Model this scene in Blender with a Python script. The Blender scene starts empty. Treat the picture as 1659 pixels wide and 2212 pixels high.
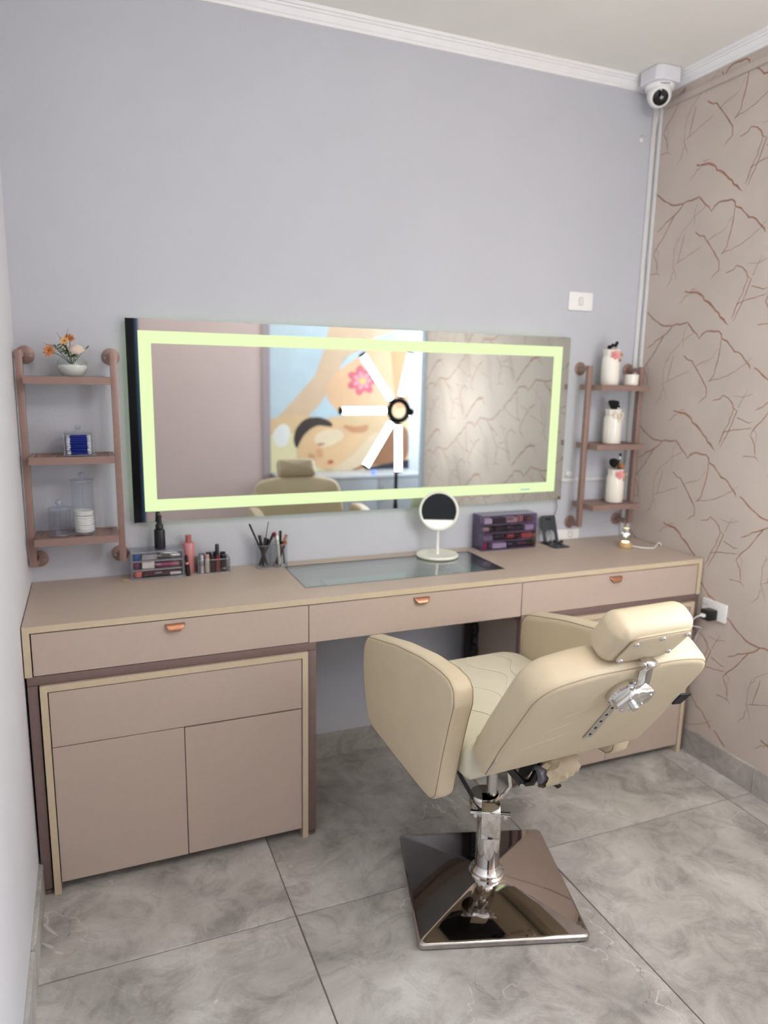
import bpy, bmesh, math, random
from mathutils import Vector, Matrix
random.seed(7)
PI = math.pi
sc = bpy.context.scene
col = sc.collection

# ------------------------------------------------------------------ camera
CAM = Vector((0.199, -2.4829, 1.4734)); YAW, PITCH, ROLL, FPX = 0.3897, -0.187, 0.0189, 1551.5
FW = Vector((math.sin(YAW)*math.cos(PITCH), math.cos(YAW)*math.cos(PITCH), math.sin(PITCH)))
_r = Vector((math.cos(YAW), -math.sin(YAW), 0)); _u = _r.cross(FW)
RT = _r*math.cos(ROLL) + _u*math.sin(ROLL); UP = -_r*math.sin(ROLL) + _u*math.cos(ROLL)
cd = bpy.data.cameras.new('camera'); cam = bpy.data.objects.new('camera', cd); col.objects.link(cam)
cam.matrix_world = Matrix(((RT.x, UP.x, -FW.x, CAM.x), (RT.y, UP.y, -FW.y, CAM.y), (RT.z, UP.z, -FW.z, CAM.z), (0, 0, 0, 1)))
cd.sensor_fit = 'VERTICAL'; cd.sensor_height = 36; cd.sensor_width = 27; cd.lens = FPX/2212*36; cd.clip_start = 0.02
cd.dof.use_dof = True; cd.dof.focus_distance = 1.75; cd.dof.aperture_fstop = 2.0
sc.camera = cam

# ------------------------------------------------------------------ world, exposure, lights
w = bpy.data.worlds.new('world'); sc.world = w; w.use_nodes = True
w.node_tree.nodes['Background'].inputs[0].default_value = (0.75, 0.82, 1, 1)
w.node_tree.nodes['Background'].inputs[1].default_value = 0.3
sc.view_settings.view_transform = 'Standard'; sc.view_settings.look = 'None'
sc.cycles.transparent_max_bounces = 48; sc.cycles.max_bounces = 14; sc.cycles.glossy_bounces = 8
sc.view_settings.exposure = 0.27; sc.view_settings.gamma = 1; sc.view_settings.use_curve_mapping = False
P_GLOBE, P_FILL, P_TUBE, P_BAND, P_HALO = 44.0, 60.0, 26.0, 0.82, 2.0

def area(name, loc, rot, sx, sy, power, color):
    l = bpy.data.lights.new(name, 'AREA'); l.shape = 'RECTANGLE'; l.size = sx; l.size_y = sy; l.energy = power; l.color = color
    o = bpy.data.objects.new(name, l); col.objects.link(o); o.location = loc; o.rotation_euler = rot
    return o

W, ZC, ZR = 2.3782, 2.63, -3.4          # room width, ceiling height, rear wall y
XE = 3.5                                 # the room widens behind y = YR
YR = -2.2
area('added_daylight_fill', (XE-.02, -2.8, 1.55), (0, PI/2, 0), 1.3, .95, P_FILL, (.72, .84, 1))  # cool fill light added out of view to lift walls and ceiling

# ------------------------------------------------------------------ pixel helpers
def pray(u, v): return (FW + RT*((u-829.5)/FPX) - UP*((v-1106)/FPX)).normalized()
def pon(u, v, ax, val):
    d = pray(u, v); return CAM + d*((val-CAM[ax])/d[ax])
def prefl(u, v, y, ym=-.03):
    d = pray(u, v); P = CAM + d*((ym-CAM.y)/d.y); d2 = Vector((d.x, -d.y, d.z))
    return P + d2*((y-P.y)/d2.y)

# ------------------------------------------------------------------ materials
def lin(c):
    if max(c) > 1: c = [x/255 for x in c]
    return tuple(x/12.92 if x <= .04045 else ((x+.055)/1.055)**2.4 for x in c) + (1,)
MATS = {}
def mat(name, c, rough=.5, metal=0., var=.0, scale=8., bump=0., bscale=300., spec=.5, coat=0., emit=None, es=0., sheen=0.):
    if name in MATS: return MATS[name]
    m = bpy.data.materials.new(name); m.use_nodes = True; nt = m.node_tree; b = nt.nodes['Principled BSDF']
    b.inputs['Base Color'].default_value = lin(c); b.inputs['Roughness'].default_value = rough; b.inputs['Metallic'].default_value = metal
    b.inputs['Specular IOR Level'].default_value = spec; b.inputs['Coat Weight'].default_value = coat
    tc = nt.nodes.new('ShaderNodeTexCoord')
    if var:
        n = nt.nodes.new('ShaderNodeTexNoise'); n.inputs['Scale'].default_value = scale; n.inputs['Detail'].default_value = 5
        nt.links.new(tc.outputs['Object'], n.inputs['Vector'])
        r = nt.nodes.new('ShaderNodeValToRGB'); L = lin(c)
        r.color_ramp.elements[0].position = .3; r.color_ramp.elements[1].position = .7
        r.color_ramp.elements[0].color = tuple(x*(1-var) for x in L[:3])+(1,); r.color_ramp.elements[1].color = tuple(min(1, x*(1+var)) for x in L[:3])+(1,)
        nt.links.new(n.outputs['Fac'], r.inputs[0]); nt.links.new(r.outputs[0], b.inputs['Base Color'])
    if bump:
        n = nt.nodes.new('ShaderNodeTexNoise'); n.inputs['Scale'].default_value = bscale; n.inputs['Detail'].default_value = 3
        nt.links.new(tc.outputs['Object'], n.inputs['Vector'])
        bp = nt.nodes.new('ShaderNodeBump'); bp.inputs['Strength'].default_value = bump; bp.inputs['Distance'].default_value = .002
        nt.links.new(n.outputs['Fac'], bp.inputs['Height']); nt.links.new(bp.outputs[0], b.inputs['Normal'])
    if emit:
        b.inputs['Emission Color'].default_value = lin(emit); b.inputs['Emission Strength'].default_value = es
    MATS[name] = m; return m

def clear(name, tint=(250, 250, 250), gloss=.9, rough=.02, base=.04, milk=0.):
    """thin clear plastic or glass: transparent, with a Fresnel gloss"""
    if name in MATS: return MATS[name]
    m = bpy.data.materials.new(name); m.use_nodes = True; nt = m.node_tree
    for n in list(nt.nodes): nt.nodes.remove(n)
    out = nt.nodes.new('ShaderNodeOutputMaterial'); tr = nt.nodes.new('ShaderNodeBsdfTransparent'); tr.inputs[0].default_value = lin(tint)
    gl = nt.nodes.new('ShaderNodeBsdfGlossy'); gl.inputs['Roughness'].default_value = rough; gl.inputs[0].default_value = (gloss, gloss, gloss, 1)
    lw = nt.nodes.new('ShaderNodeLayerWeight'); lw.inputs[0].default_value = .5
    fr = nt.nodes.new('ShaderNodeMath'); fr.operation = 'POWER'; fr.inputs[1].default_value = 4.5; nt.links.new(lw.outputs['Facing'], fr.inputs[0])
    ad = nt.nodes.new('ShaderNodeMath'); ad.operation = 'ADD'; ad.inputs[1].default_value = base; ad.use_clamp = True
    mx = nt.nodes.new('ShaderNodeMixShader'); nt.links.new(fr.outputs[0], ad.inputs[0]); nt.links.new(ad.outputs[0], mx.inputs[0])
    nt.links.new(tr.outputs[0], mx.inputs[1]); nt.links.new(gl.outputs[0], mx.inputs[2])
    last = mx
    if milk:
        df = nt.nodes.new('ShaderNodeBsdfDiffuse'); df.inputs[0].default_value = lin(tint)
        m2 = nt.nodes.new('ShaderNodeMixShader'); m2.inputs[0].default_value = milk
        nt.links.new(mx.outputs[0], m2.inputs[1]); nt.links.new(df.outputs[0], m2.inputs[2]); last = m2
    nt.links.new(last.outputs[0], out.inputs[0]); MATS[name] = m; return m

def floor_mat():
    m = bpy.data.materials.new('floor_tile'); m.use_nodes = True; nt = m.node_tree; b = nt.nodes['Principled BSDF']; N = nt.nodes.new; L = nt.links.new
    geo = N('ShaderNodeNewGeometry'); oi = N('ShaderNodeObjectInfo')
    mul = N('ShaderNodeVectorMath'); mul.operation = 'SCALE'; mul.inputs[0].default_value = (17, 31, 9); L(oi.outputs['Random'], mul.inputs['Scale'])
    add = N('ShaderNodeVectorMath'); add.operation = 'ADD'; L(geo.outputs['Position'], add.inputs[0]); L(mul.outputs[0], add.inputs[1])
    def noise(s, d, dist=0., rough=.55):
        n = N('ShaderNodeTexNoise'); n.inputs['Scale'].default_value = s; n.inputs['Detail'].default_value = d; n.inputs['Distortion'].default_value = dist
        n.inputs['Roughness'].default_value = rough; L(add.outputs[0], n.inputs['Vector']); return n
    def ramp(src, pts):
        r = N('ShaderNodeValToRGB'); e = r.color_ramp.elements
        while len(e) < len(pts): e.new(.5)
        for q, (p, c) in zip(e, pts): q.position = p; q.color = c if len(c) == 4 else lin(c)
        L(src, r.inputs[0]); return r
    def mix(mode, fac, a, bb):
        x = N('ShaderNodeMixRGB'); x.blend_type = mode
        if isinstance(fac, float): x.inputs[0].default_value = fac
        else: L(fac, x.inputs[0])
        L(a, x.inputs[1])
        if isinstance(bb, tuple): x.inputs[2].default_value = bb
        else: L(bb, x.inputs[2])
        return x
    base = ramp(noise(3.2, 9, .6, .62).outputs['Fac'], [(.30, (146, 143, 138)), (.5, (182, 179, 173)), (.68, (206, 204, 199))])
    blot = ramp(noise(9, 8, 1.2, .7).outputs['Fac'], [(.34, (.62, .61, .60, 1)), (.54, (1, 1, 1, 1))])
    c1 = mix('MULTIPLY', .8, base.outputs[0], blot.outputs[0])
    fine = ramp(noise(90, 4).outputs['Fac'], [(.3, (.92, .92, .92, 1)), (.7, (1.0, 1.0, 1.0, 1))])
    c2 = mix('MULTIPLY', .7, c1.outputs[0], fine.outputs[0])
    # thin veins: pale ones and dark ones
    def vein(scale, width, seed):
        n = noise(scale, 3, 1.3, .5); mt = N('ShaderNodeMath'); mt.operation = 'SUBTRACT'; L(n.outputs['Fac'], mt.inputs[0]); mt.inputs[1].default_value = seed
        ab = N('ShaderNodeMath'); ab.operation = 'ABSOLUTE'; L(mt.outputs[0], ab.inputs[0])
        r = ramp(ab.outputs[0], [(0, (1, 1, 1, 1)), (width, (0, 0, 0, 1))])
        k = noise(2.6, 2); kr = ramp(k.outputs['Fac'], [(.50, (0, 0, 0, 1)), (.62, (1, 1, 1, 1))])
        q = N('ShaderNodeMath'); q.operation = 'MULTIPLY'; L(r.outputs[0], q.inputs[0]); L(kr.outputs[0], q.inputs[1]); return q
    v1 = vein(3.0, .006, .5); v2 = vein(4.4, .004, .44)
    c3 = mix('MIX', v1.outputs[0], c2.outputs[0], lin((226, 224, 220))); c3.inputs[0].default_value = .6
    h = N('ShaderNodeMath'); h.operation = 'MULTIPLY'; h.inputs[1].default_value = .65; L(v1.outputs[0], h.inputs[0]); L(h.outputs[0], c3.inputs[0])
    h2 = N('ShaderNodeMath'); h2.operation = 'MULTIPLY'; h2.inputs[1].default_value = .55; L(v2.outputs[0], h2.inputs[0])
    c4 = mix('MIX', h2.outputs[0], c3.outputs[0], lin((92, 88, 84)))
    L(c4.outputs[0], b.inputs['Base Color'])
    b.inputs['Roughness'].default_value = .42; b.inputs['Specular IOR Level'].default_value = .4
    bp = N('ShaderNodeBump'); bp.inputs['Strength'].default_value = .08; bp.inputs['Distance'].default_value = .003; L(noise(40, 5).outputs['Fac'], bp.inputs['Height']); L(bp.outputs[0], b.inputs['Normal'])
    return m

M_floor = floor_mat()
M_grout = mat('grout', (122, 112, 102), .9, var=.1, scale=40)
M_wall = mat('wall_paint', (192, 195, 203), .75, var=.02, scale=3, bump=.25, bscale=120)
M_wall_left = mat('wall_paint_white', (222, 222, 226), .7, var=.02, scale=3, bump=.25, bscale=120)
M_ceil = mat('ceiling_paint', (238, 236, 230), .85, var=.015, scale=4, bump=.1, bscale=80)
M_crown = mat('crown_paint', (238, 238, 240), .5, var=.02, scale=20)
M_paper = mat('wallpaper', (196, 185, 176), .6, var=.05, scale=5, bump=.12, bscale=200)
M_vein = mat('vein_print', (158, 116, 96), .6, var=.15, scale=30)
M_vein2 = mat('vein_print_fine', (150, 124, 108), .6, var=.15, scale=30)
M_mauve = mat('mauve_paint', (190, 170, 168), .7, var=.02, scale=3)
M_panel = mat('taupe_laminate', (187, 170, 157), .42, var=.02, scale=60, bump=.12, bscale=900)
M_edge = mat('beige_edge_band', (202, 186, 158), .45, var=.03, scale=60)
M_in = mat('drawer_inside', (222, 226, 224), .6, var=.02)
M_rose = mat('rose_brown_metal', (150, 124, 116), .42, .25, var=.04, scale=50)
M_frame = mat('desk_frame_metal', (126, 106, 101), .45, .2, var=.05, scale=50)
M_copper = mat('copper_pull', (184, 130, 102), .34, .7, var=.05, scale=60)
M_cream = mat('cream_leatherette', (209, 194, 165), .42, var=.025, scale=14, bump=.35, bscale=700, spec=.45)
M_cream2 = mat('cream_leatherette_seat', (214, 208, 186), .5, var=.025, scale=14, bump=.35, bscale=700)
M_seam = mat('seam_thread', (150, 132, 104), .8, var=.1, scale=200)
M_stitch = mat('stitch_thread', (232, 226, 206), .8, var=.1, scale=200)
M_chrome = mat('chrome', (222, 220, 216), .07, 1., var=.02, scale=30)
M_plate = mat('polished_plate', (186, 180, 178), .04, 1., var=.03, scale=12)
M_steel = mat('brushed_steel', (196, 194, 190), .24, 1., var=.05, scale=40)
M_black = mat('black_plastic', (18, 18, 20), .35, var=.2, scale=30)
M_blackm = mat('black_matte', (24, 23, 24), .7, var=.2, scale=30)
M_white = mat('white_plastic', (240, 240, 240), .35, var=.015, scale=30)
M_ceramic = mat('white_ceramic', (242, 238, 228), .15, var=.02, scale=20, coat=.4)
M_acryl = clear('clear_acrylic', (248, 249, 251), .9, .03, .035)
M_acryl_e = clear('clear_acrylic_edge', (226, 229, 238), .95, .05, .12, .16)
M_violet = clear('violet_acrylic', (233, 227, 240), .9, .04, .03)
M_violet_e = clear('violet_acrylic_edge', (150, 134, 172), .8, .05, .10, .22)
M_glass = clear('glass', (250, 252, 251), .95, .01, .025)
M_glass_desk = clear('desk_glass', (238, 248, 244), .95, .03, .24)
M_mirror = mat('mirror_silver', (208, 212, 209), .0, 1., var=.004, scale=2)
M_darkline = mat('recess_dark', (30, 26, 24), .9, var=.1)

# ------------------------------------------------------------------ mesh helpers
def bx(bm, a, b):
    x0, y0, z0 = a; x1, y1, z1 = b
    v = [bm.verts.new(p) for p in ((x0,y0,z0),(x1,y0,z0),(x1,y1,z0),(x0,y1,z0),(x0,y0,z1),(x1,y0,z1),(x1,y1,z1),(x0,y1,z1))]
    for f in ((0,3,2,1),(4,5,6,7),(0,1,5,4),(1,2,6,5),(2,3,7,6),(3,0,4,7)): bm.faces.new([v[i] for i in f])
    return v
def basis(d):
    d = d.normalized(); a = Vector((0,0,1)) if abs(d.z) < .9 else Vector((1,0,0))
    x = a.cross(d).normalized(); return x, d.cross(x)
def tube(bm, pts, r, n=10, cap=True):
    pts = [Vector(p) for p in pts]; rs = r if isinstance(r, (list, tuple)) else [r]*len(pts); rings = []
    px = None
    for i, p in enumerate(pts):
        d = (pts[min(i+1, len(pts)-1)] - pts[max(i-1, 0)])
        if d.length < 1e-9: d = Vector((0,0,1))
        d.normalize()
        if px is None: x, y = basis(d)
        else:
            x = (px - d*px.dot(d)); x = x.normalized() if x.length > 1e-6 else basis(d)[0]; y = d.cross(x)
        px = x
        rings.append([bm.verts.new(p + (x*math.cos(2*PI*k/n) + y*math.sin(2*PI*k/n))*rs[i]) for k in range(n)])
    for a, b in zip(rings, rings[1:]):
        for k in range(n): bm.faces.new((a[k], a[(k+1) % n], b[(k+1) % n], b[k]))
    if cap: bm.faces.new(rings[0][::-1]); bm.faces.new(rings[-1])
    return rings
def sqtube(bm, p0, p1, a, b=None):
    """bar of rectangular section along p0-p1 (axis aligned)"""
    p0, p1 = Vector(p0), Vector(p1); b = b or a; d = p1-p0
    ax = max(range(3), key=lambda i: abs(d[i])); o = [i for i in range(3) if i != ax]
    lo = Vector((min(p0[i], p1[i]) for i in range(3))); hi = Vector((max(p0[i], p1[i]) for i in range(3)))
    lo[o[0]] -= a/2; hi[o[0]] += a/2; lo[o[1]] -= b/2; hi[o[1]] += b/2
    bx(bm, lo, hi)
def lathe(bm, prof, c=(0,0,0), n=24, axis=None, flute=0, fl=0.):
    """prof: list of (r, h); closed at r=0"""
    c = Vector(c); ax = Vector(axis or (0,0,1)).normalized(); x, y = basis(ax); prev = None
    for r, h in prof:
        if r < 1e-6: ring = [bm.verts.new(c + ax*h)]
        else:
            ring = [bm.verts.new(c + ax*h + (x*math.cos(2*PI*k/n) + y*math.sin(2*PI*k/n))*(r*(1+fl*math.cos(flute*2*PI*k/n)))) for k in range(n)]
        if prev:
            if len(prev) == 1 and len(ring) > 1:
                for k in range(n): bm.faces.new((prev[0], ring[(k+1) % n], ring[k]))
            elif len(ring) == 1 and len(prev) > 1:
                for k in range(n): bm.faces.new((prev[k], prev[(k+1) % n], ring[0]))
            elif len(ring) > 1:
                for k in range(n): bm.faces.new((prev[k], prev[(k+1) % n], ring[(k+1) % n], ring[k]))
        prev = ring
def ball(bm, c, r, n=12, m=8, s=(1,1,1)):
    c = Vector(c); prev = None
    for j in range(m+1):
        t = PI*j/m; rr = math.sin(t)*r; z = -math.cos(t)*r
        ring = [bm.verts.new(c+Vector((0,0,z*s[2])))] if j in (0, m) else [bm.verts.new(c+Vector((rr*math.cos(2*PI*k/n)*s[0], rr*math.sin(2*PI*k/n)*s[1], z*s[2]))) for k in range(n)]
        if prev:
            for k in range(n):
                if len(prev) == 1: bm.faces.new((prev[0], ring[(k+1) % n], ring[k]))
                elif len(ring) == 1: bm.faces.new((prev[k], prev[(k+1) % n], ring[0]))
                else: bm.faces.new((prev[k], prev[(k+1) % n], ring[(k+1) % n], ring[k]))
        prev = ring
def rpoly(pts, rad, seg=6):
    """rounded closed polygon; rad: number or list"""
    out = []; n = len(pts); rad = rad if isinstance(rad, (list, tuple)) else [rad]*n
    for i in range(n):
        p = Vector(pts[i]).to_2d(); a = Vector(pts[i-1]).to_2d(); b = Vector(pts[(i+1) % n]).to_2d()
        da = (a-p); db = (b-p); la, lb = da.length, db.length; da.normalize(); db.normalize()
        ang = math.acos(max(-1, min(1, da.dot(db)))); r = rad[i]
        t = min(r/max(math.tan(ang/2), 1e-4), la*.49, lb*.49); r = t*math.tan(ang/2)
        if r < 1e-5: out.append(p); continue
        cdir = (da+db).normalized(); c = p + cdir*(r/math.sin(ang/2))
        p1 = p+da*t; p2 = p+db*t; a1 = math.atan2((p1-c).y, (p1-c).x); a2 = math.atan2((p2-c).y, (p2-c).x)
        dd = (a2-a1+PI) % (2*PI)-PI
        for k in range(seg+1):
            q = a1+dd*k/seg; out.append(c+Vector((math.cos(q), math.sin(q)))*r)
    return out
def inset2(poly, d):
    n = len(poly); ar = sum(poly[i].x*poly[(i+1) % n].y-poly[(i+1) % n].x*poly[i].y for i in range(n)); sg = 1 if ar > 0 else -1; out = []
    for i in range(n):
        a, p, b = poly[i-1], poly[i], poly[(i+1) % n]
        e1 = p-a; e2 = b-p
        n1 = Vector((-e1.y, e1.x)); n2 = Vector((-e2.y, e2.x))
        if n1.length > 0: n1.normalize()
        if n2.length > 0: n2.normalize()
        m = n1+n2; m = m.normalized() if m.length > 1e-6 else n1
        out.append(p+m*(sg*d))
    return out
def pillow(bm, poly, t0, t1, r0, r1, f, puff0=0., puff1=0., seg=5, scale0=1.):
    """padded slab: outline poly (2D), thickness t0..t1, edge radii r0/r1, f(a,b,t)->xyz"""
    c = sum(poly, Vector((0,0)))/len(poly); rings = []
    prof = []
    for k in range(seg+1):
        q = PI/2*k/seg; prof.append((r0*(1-math.sin(q)), t0+r0*(1-math.cos(q))))
    for k in range(seg+1):
        q = PI/2*k/seg; prof.append((r1*(1-math.cos(q)), t1-r1*(1-math.sin(q))))
    for ins, t in prof:
        rings.append([(p, t) for p in inset2(poly, ins)])
    def cap(ring, puff):
        out = []; base = [p for p, t in ring]; t = ring[0][1]
        for s in (.88, .7, .5, .28):
            out.append([(c+(p-c)*s, t+puff*(1-s*s)) for p in base])
        return out
    caps0 = cap(rings[0], -puff0); caps1 = cap(rings[-1], puff1)
    allr = caps0[::-1]+rings+caps1
    vr = [[bm.verts.new(f(p.x, p.y, t)) for p, t in R] for R in allr]; n = len(poly)
    for a, b in zip(vr, vr[1:]):
        for k in range(n): bm.faces.new((a[k], a[(k+1) % n], b[(k+1) % n], b[k]))
    va = bm.verts.new(f(c.x, c.y, t0-puff0)); vb = bm.verts.new(f(c.x, c.y, t1+puff1))
    for k in range(n):
        bm.faces.new((va, vr[0][(k+1) % n], vr[0][k])); bm.faces.new((vb, vr[-1][k], vr[-1][(k+1) % n]))
def prism(bm, poly, t0, t1, f):
    a = [bm.verts.new(f(p[0], p[1], t0)) for p in poly]; b = [bm.verts.new(f(p[0], p[1], t1)) for p in poly]; n = len(poly)
    bm.faces.new(a[::-1]); bm.faces.new(b)
    for k in range(n): bm.faces.new((a[k], a[(k+1) % n], b[(k+1) % n], b[k]))

def obj(name, bm, m, parent=None, bevel=0., seg=2, smooth=True, loc=None):
    bmesh.ops.recalc_face_normals(bm, faces=bm.faces)
    if bevel:
        es = [e for e in bm.edges if len(e.link_faces) == 2 and e.calc_face_angle(0) > .6]
        bmesh.ops.bevel(bm, geom=es, offset=bevel, segments=seg, affect='EDGES', profile=.5, clamp_overlap=True)
    me = bpy.data.meshes.new(name); bm.to_mesh(me); bm.free()
    for mm in (m if isinstance(m, (list, tuple)) else [m]): me.materials.append(mm)
    if smooth:
        me.polygons.foreach_set('use_smooth', [True]*len(me.polygons)); me.set_sharp_from_angle(angle=.65)
    o = bpy.data.objects.new(name, me); col.objects.link(o)
    if parent: o.parent = parent
    if loc: o.location = loc
    return o
def tag(o, label, cat=None, group=None, kind=None):
    o['label'] = label
    if cat: o['category'] = cat
    if group: o['group'] = group
    if kind: o['kind'] = kind
    return o
def thing(name, label, cat, loc=(0,0,0), rz=0., group=None, kind=None):
    o = bpy.data.objects.new(name, None); col.objects.link(o); o.location = loc; o.rotation_euler = (0, 0, rz); o.empty_display_size = .05
    return tag(o, label, cat, group, kind)
def B(): return bmesh.new()
def box(name, a, b, m, parent=None, bevel=.0, seg=2):
    bm = B(); bx(bm, a, b); return obj(name, bm, m, parent, bevel, seg)
def copy_tree(o, parent=None):
    c = o.copy(); col.objects.link(c); c.parent = parent
    for ch in list(o.children): copy_tree(ch, c)
    return c

def shell(bm, x0, x1, y0, y1, z0_, z1, t_=.002, top=False, front=True):
    bx(bm, (x0, y0, z0_), (x1, y1, z0_+t_)); bx(bm, (x0, y0+t_, z0_+t_), (x0+t_, y1-t_, z1)); bx(bm, (x1-t_, y0+t_, z0_+t_), (x1, y1-t_, z1)); bx(bm, (x0, y1-t_, z0_+t_), (x1, y1, z1))
    if front: bx(bm, (x0, y0, z0_+t_), (x1, y0+t_, z1))
    if top: bx(bm, (x0+t_, y0+t_, z1-t_), (x1-t_, y1-t_, z1))
def edges(bm, x0, x1, y0, y1, z0_, z1, r=.0011):
    for x in (x0, x1):
        for y in (y0, y1): tube(bm, [(x, y, z0_), (x, y, z1)], r, 6)
        for z in (z0_, z1): tube(bm, [(x, y0, z), (x, y1, z)], r, 6)
    for y in (y0, y1):
        for z in (z0_, z1): tube(bm, [(x0, y, z), (x1, y, z)], r, 6)

# ================================================================== THE ROOM
fl = box('floor', (-.12, ZR-.1, -.08), (XE+.1, .1, -.003), M_grout); tag(fl, 'grey stone-look tiled floor of the room', 'floor', kind='structure')
JX, JY, T = .6564, -.783, .8; g = .0018
xs = [0, JX, JX+T, JX+2*T, XE]; ys = [0, JY, JY-T, JY-2*T, ZR]
for i in range(4):
    for j in range(4):
        a, b_ = xs[i], xs[i+1]; y1, y0 = ys[j], ys[j+1]
        if i == 3 and j < 2: b_ = W
        if i == 3 and j == 2: y0_ = y0
        cx, cy = (a+b_)/2, (y0+y1)/2
        if i == 3 and j >= 2:
            # part of this strip lies under the right wall; the tile runs on behind it
            pass
        box('tile', (a+g-cx, y0+g-cy, -.006), (b_-g-cx, y1-g-cy, 0), M_floor, fl, .0012, 1).location = (cx, cy, 0)

tag(box('wall_back', (-.1, 0, 0), (W+.1, .1, ZC), M_wall), 'plain grey-lilac painted wall behind the vanity desk', 'wall', kind='structure')
tag(box('wall_left', (-.1, ZR, 0), (0, 0, ZC), M_wall_left), 'plain white painted wall at the end of the desk', 'wall', kind='structure')
wr = tag(box('wall_right', (W, YR, 0), (W+.1, 0, ZC), M_paper), 'wall papered in beige marble-look paper with copper veins', 'wall', kind='structure')
tag(box('wall_rear', (-.1, ZR-.1, 0), (XE, ZR, ZC), mat('rear_wall_paint', (196, 196, 198), .75, var=.02, scale=3)), 'plain pale grey wall facing the mirror', 'wall', kind='structure')
tag(box('wall_far_right', (XE, ZR, 0), (XE+.1, YR, ZC), mat('rear_wall_paint', (196, 196, 198), .75)), 'plain pale grey side wall of the wider part of the room', 'wall', kind='structure')
tag(box('wall_return', (W+.1, YR, 0), (XE, YR+.1, ZC), mat('rear_wall_paint', (196, 196, 198), .75)), 'plain pale grey wall turning the corner past the wallpaper', 'wall', kind='structure')
tag(box('trim_5', (W-.012, YR-.012, 0), (W+.112, YR+.05, ZC), mat('casing_paint', (166, 178, 188), .6, var=.02)), 'blue-grey casing on the end of the papered wall', 'trim', kind='structure')
tag(box('ceiling', (-.1, ZR-.1, ZC), (XE+.1, .1, ZC+.08), M_ceil), 'plain warm white ceiling', 'ceiling', kind='structure')
tag(box('wall_mauve', (.57, ZR, 0), (1.50, ZR+.02, ZC), M_mauve), 'pale mauve painted panel of wall seen in the mirror', 'wall', kind='structure')
tag(box('trim_4', (1.50, ZR, 0), (1.565, ZR+.03, ZC), mat('mauve_trim', (150, 138, 142), .6, var=.02)), 'grey-mauve upright strip between mauve wall and poster', 'trim', kind='structure')
# unseen window panel, added to go with the daylight fill
wn = tag(box('added_window', (XE-.012, -3.3, .85), (XE-.004, -2.3, 2.25), mat('added_window_white', (235, 236, 238), .4, var=.01)), 'unseen white panel added as a window behind the daylight fill', 'window', kind='structure')
# dark door standing in for the unbuilt person reflected at the mirror's edge
dr = tag(box('door_stand_in', (.0, ZR, 0), (.545, ZR+.03, 2.15), mat('black_gloss_door', (8, 9, 14), .15, var=.1)), 'glossy black door added in place of the dark figure in the mirror', 'door', kind='structure')
box('door_frame', (.5455, ZR, 0), (.57, ZR+.035, 2.2), mat('blue_jamb', (36, 62, 92), .5, var=.05), dr)
b0 = B(); tube(b0, [(.44, ZR+.03, 1.02), (.44, ZR+.075, 1.02), (.34, ZR+.075, 1.02)], .009); obj('door_handle', b0, M_steel, dr)

# crown mouldings
def crown(name, p0, p1, inward, label):
    prof = [(0, 0), (.010, 0), (.012, .008), (.016, .011), (.022, .022), (.024, .026), (.030, .027), (.031, .033), (.038, .034), (.040, .043), (0, .043)]
    bm = B(); p0 = Vector(p0); p1 = Vector(p1); inw = Vector(inward)
    r0 = [bm.verts.new(p0+inw*a+Vector((0,0,ZC-.043+b_))) for a, b_ in prof]; r1 = [bm.verts.new(p1+inw*a+Vector((0,0,ZC-.043+b_))) for a, b_ in prof]
    n = len(prof)
    for k in range(n): bm.faces.new((r0[k], r0[(k+1) % n], r1[(k+1) % n], r1[k]))
    bm.faces.new(r0); bm.faces.new(r1)
    return tag(obj(name, bm, M_crown, smooth=False), label, 'trim', kind='structure')
crown('trim_1', (0, 0, 0), (W, 0, 0), (0, -1, 0), 'white stepped plaster cornice above the grey-lilac wall')
crown('trim_2', (W, -.0, 0), (W, YR, 0), (-1, 0, 0), 'white stepped plaster cornice above the papered wall')
crown('trim_3', (0, 0, 0), (0, ZR, 0), (1, 0, 0), 'white stepped plaster cornice above the white wall')
# baseboards of cut floor tile
def baseboard(name, segs, label, f):
    root = thing(name, label, 'baseboard', kind='structure')
    for a, b_ in segs:
        lo, hi = f(a+.001, b_-.001); box('baseboard_tile', lo, hi, M_floor, root, .001, 1)
    return root
baseboard('baseboard_back', [(0, JX), (JX, JX+T), (JX+T, JX+2*T), (JX+2*T, W)], 'grey tile skirting under the grey-lilac wall', lambda a, b_: ((a, -.011, 0), (b_, 0, .0985)))
baseboard('baseboard_right', [(JY, -.012), (JY-T, JY), (YR, JY-T)], 'grey tile skirting under the papered wall', lambda a, b_: ((W-.011, a, 0), (W, b_, .0985)))
baseboard('baseboard_left', [(JY, -.012), (JY-T, JY), (ZR, JY-T)], 'grey tile skirting under the white wall', lambda a, b_: ((0, a, 0), (.011, b_, .0985)))

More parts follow.
